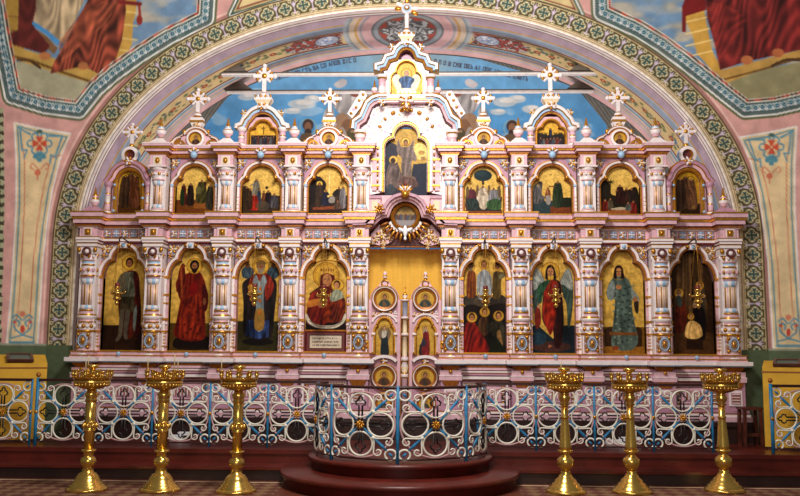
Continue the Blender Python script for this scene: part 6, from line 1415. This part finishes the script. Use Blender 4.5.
# a few thin tapers standing in the cups
for k, (x, y, cup, h) in enumerate(((-3.21, -2.58, 3, .15), (-3.21, -2.58, 7, .12), (-2.45, -2.56, 1, .17), (-2.45, -2.56, 5, .13), (-2.45, -2.56, 8, .12), (-1.66, -2.58, 4, .13), (1.745, -2.37, 2, .12))):
    base_rot = {-3.21: 0, -2.45: .4, -1.66: .8, 1.745: 0}[x]
    a = 2 * math.pi * (cup + .5) / 10 + base_rot
    c = MB().lathe([(.006, 0, 'wax'), (.005, h, 'wax'), (.002, h + .006, 'wax')], seg=8)
    o = c.build('taper_candle', None, (x + .19 * math.cos(a), y + .19 * math.sin(a), 1.222)); MB().tube([(0, 0, h), (.001, 0, h + .012)], .0012, 'dark', 5).build('wick', o)
    w = {-3.21: 'fluted candle stand before the closed gate', -2.45: 'middle fluted candle stand', -1.66: 'fluted candle stand closest to the ambo', 1.745: 'smooth candle stand closest to the ambo'}[x]
    tag(o, 'thin cream taper candle in the rim of the ' + w, 'candle', 'tapers on the ' + w)

# ================================================================== HANGING LAMPS
def lamp():
    r = empty('hanging_lamp', (0, 0, 0))      # origin at the lamp's drop
    MB().lathe([(.008, 0, 'brass'), (.022, .015, 'brass'), (.03, .035, 'brass'), (.022, .055, 'brass'), (.012, .065, 'brass')], seg=12).build('drop', r)
    MB().lathe([(.015, .06, 'brass'), (.05, .075, 'brass'), (.058, .095, 'brass'), (.05, .11, 'brass'), (.035, .12, 'brass'), (.05, .135, 'brass'), (.088, .15, 'brass'), (.095, .165, 'brass'), (.085, .175, 'brass'), (.04, .18, 'brass'), (.03, .21, 'brass'), (.045, .24, 'brass'), (.048, .25, 'brass'), (.02, .25, 'brass')], seg=18).build('bowl', r)
    MB().lathe([(.02, .24, 'red'), (.032, .26, 'red'), (.034, .30, 'red'), (.03, .30, 'red')], seg=12).build('glass_cup', r)
    for k in range(3):
        a = 2 * math.pi * k / 3 + .5
        b = MB().tube([(.09 * math.cos(a), .09 * math.sin(a), .165), (.11 * math.cos(a), .11 * math.sin(a), .185), (.095 * math.cos(a), .095 * math.sin(a), .20)], .008, 'brass', 5); b.build('arm', r)
        MB().tube([(.095 * math.cos(a), .095 * math.sin(a), .20), (.02 * math.cos(a), .02 * math.sin(a), .80), (0, 0, .86)], .0028, 'gold', 5).build('chain', r)
    MB().tube([(0, 0, .86), (0, .0, .90), (0, .05, .93), (0, .20, .915), (0, .34, .90)], .010, 'iron', 6).build('bracket', r); 
    return r
LMP = lamp()
spots = [(-1, 3, 'warrior'), (-1, 1, 'grey-stoled bishop'), (-1, 0, 'crowned mother and child'), (1, 0, 'three seated disciples'), (1, 1, 'winged archangel'), (1, 3, 'dark temple scene')]
for i, (s_, k, w) in enumerate(spots):
    o = LMP if i == 0 else copy_tree(LMP)
    o.location = (s_ * BAYS[k] * .985, -.42, 2.045 if k else 2.03); tag(o, 'brass hanging oil lamp in front of the %s icon' % w, 'lamp', 'hanging lamps')

# ================================================================== LECTERNS, STOOL, WHITE STRIPS, RUNNERS
material('yellow_cloth', (226, 172, 44), .7, var=.08, scale=5); material('orange_cloth', (150, 84, 36), .7); material('icon_teal', (84, 100, 92), .4)
def lectern(label, xa, xb, pyf, pyb, rz):
    Yf, Yb = -1.0, -.56; x0 = un(xa, 400, Yf)[0]; x1 = un(xb, 400, Yf)[0]; zf = float(un((xa + xb) / 2, pyf, Yf)[2]); zb = float(un((xa + xb) / 2, pyb, Yb)[2])
    cx = (x0 + x1) / 2; w = (x1 - x0) / 2; r = tag(empty('lectern', (cx, (Yf + Yb) / 2, SOL), rz), label, 'lectern'); d = (Yb - Yf) / 2
    def slab(a, e, z0, z1f, z1b, mat):
        b = MB(); v = [(-a, -e, z0), (a, -e, z0), (a, e, z0), (-a, e, z0), (-a, -e, z1f), (a, -e, z1f), (a, e, z1b), (-a, e, z1b)]
        return b.add(v, [(3, 2, 1, 0), (4, 5, 6, 7), (0, 1, 5, 4), (1, 2, 6, 5), (2, 3, 7, 6), (3, 0, 4, 7)], mat)
    slab(w * .94, d * .94, 0, zf - SOL - .03, zb - SOL - .03, 'wood').build('stand_body', r)
    # draped cloth with gentle hanging folds
    n = 48; vs = []; fs = []
    per = [(-w, -d), (w, -d), (w, d), (-w, d)]
    pts = []
    for k in range(4):
        for q in range(n // 4): t = q / (n // 4); pts.append((per[k][0] * (1 - t) + per[(k + 1) % 4][0] * t, per[k][1] * (1 - t) + per[(k + 1) % 4][1] * t))
    for zl in range(5):
        for i, (x, y) in enumerate(pts):
            top = (zf + (zb - zf) * (y + d) / (2 * d)) - SOL; f = zl / 4; z = top * (1 - f) + .03 * f
            k = 1 + .012 * f * math.sin(i * 1.3) + .01 * f
            vs.append((x * k, y * k, z))
    for zl in range(4):
        for i in range(n): j = (i + 1) % n; fs.append((zl * n + i, zl * n + j, (zl + 1) * n + j, (zl + 1) * n + i))
    fs.append(tuple(range(n)))
    MB().add(vs, fs, 'yellow_cloth').build('cloth_cover', r)
    b = MB(); b.box(-w * 1.03, w * 1.03, -d * 1.035, -d * 1.03, zf - SOL - .06, zf - SOL - .045, 'orange_cloth'); b.build('trim_band', r)
    return r, cx, w, d, zf, zb, Yf, Yb, rz
def lying_icon(label, L, px0, px1):
    r, cx, w, d, zf, zb, Yf, Yb, rz = L
    Ym = (Yf + Yb) / 2; zt = (zf + zb) / 2; sl = math.atan2(zb - zf, Yb - Yf)
    xa = un(px0, 356, Ym)[0]; xb = un(px1, 356, Ym)[0]; hw = (xb - xa) / 2
    o = tag(empty('framed_icon', ((xa + xb) / 2, Ym, zt + .004)), label, 'icon'); o.rotation_euler = (sl, 0, rz)
    MB().box(-hw + .02, hw - .02, -.15, .15, .0, .02, 'icon_teal').build('panel', o)
    for x0, x1, y0, y1 in ((-hw, hw, -.17, -.135), (-hw, hw, .135, .17), (-hw, -hw + .035, -.135, .135), (hw - .035, hw, -.135, .135)): MB().box(x0, x1, y0, y1, 0, .035, 'wood').build('frame_bar', o)
L1 = lectern('yellow draped lectern beside the closed railing gate', -32, 33, 363.5, 354.5, .5); lying_icon('dark framed icon lying on the lectern beside the closed gate', L1, 8, 32)
L2 = lectern('yellow draped lectern behind the ball-topped railing post', 774, 838, 368, 361, -.42); lying_icon('dark framed icon lying on the lectern behind the ball-topped post', L2, 774, 800)
# dark stool against the green wall
sx = float(un(750, 420, -.52)[0]); zt = float(un(750, 407, -.52)[2])
r = tag(empty('stool', (sx, -.52, SOL)), 'small dark wooden stool against the green wall dado', 'stool')
MB().box(-.13, .13, -.12, .12, zt - SOL - .03, zt - SOL, 'wood').build('seat', r)
for s_ in (-1, 1):
    b = MB().prism([(s_ * .11 - .02, 0), (s_ * .11 + .02, 0), (s_ * .095 + .02, zt - SOL - .03), (s_ * .095 - .02, zt - SOL - .03)], -.11, -.07, 'wood'); b.build('leg', r)
    b = MB().prism([(s_ * .11 - .02, 0), (s_ * .11 + .02, 0), (s_ * .095 + .02, zt - SOL - .03), (s_ * .095 - .02, zt - SOL - .03)], .07, .11, 'wood'); b.build('leg', r)
MB().box(-.105, .105, -.015, .015, .12, .16, 'wood').build('stretcher', r)
# white strips, two overlapping boxes each, at the foot of the plinth
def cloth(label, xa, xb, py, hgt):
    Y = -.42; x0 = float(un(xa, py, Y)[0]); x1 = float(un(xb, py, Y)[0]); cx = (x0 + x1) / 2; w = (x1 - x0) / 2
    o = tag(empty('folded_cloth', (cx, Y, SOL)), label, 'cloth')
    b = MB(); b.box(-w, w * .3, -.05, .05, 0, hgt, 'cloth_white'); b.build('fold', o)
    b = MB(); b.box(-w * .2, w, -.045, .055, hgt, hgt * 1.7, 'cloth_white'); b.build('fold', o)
cloth('narrow white strip lying at the foot of the dark plinth', 171, 190, 431, .055)
cloth('wide white strip lying at the foot of the dark plinth', 606, 640, 434, .05)
# woven runners on the nave floor
for lab, x0, x1 in (('woven checked runner carpet under the fluted candle stands', -7.2, -1.25), ('woven checked runner carpet under the smooth candle stands', 1.28, 7.2)):
    o = tag(empty('runner_carpet', ((x0 + x1) / 2, -2.75, 0)), lab, 'carpet'); w = (x1 - x0) / 2
    MB().box(-w, w, -.85, .80, .0005, .0015, 'runner').build('woven_field', o)
    MB().box(-w, w, .80, .84, .0005, .0018, 'cream').build('border_band', o)

# ---- the whole screen with its doors, icons and lamps is a touch lower than first measured (its carving stands proud of the wall)
KZ = .985
for o in list(COL.objects):
    if o.parent is None and (o.name.split('.')[0] in ('iconostasis', 'icon', 'royal_door', 'hanging_lamp', 'sanctuary_curtain')):
        o.location.z = SOL + (o.location.z - SOL) * KZ; o.scale.z = KZ
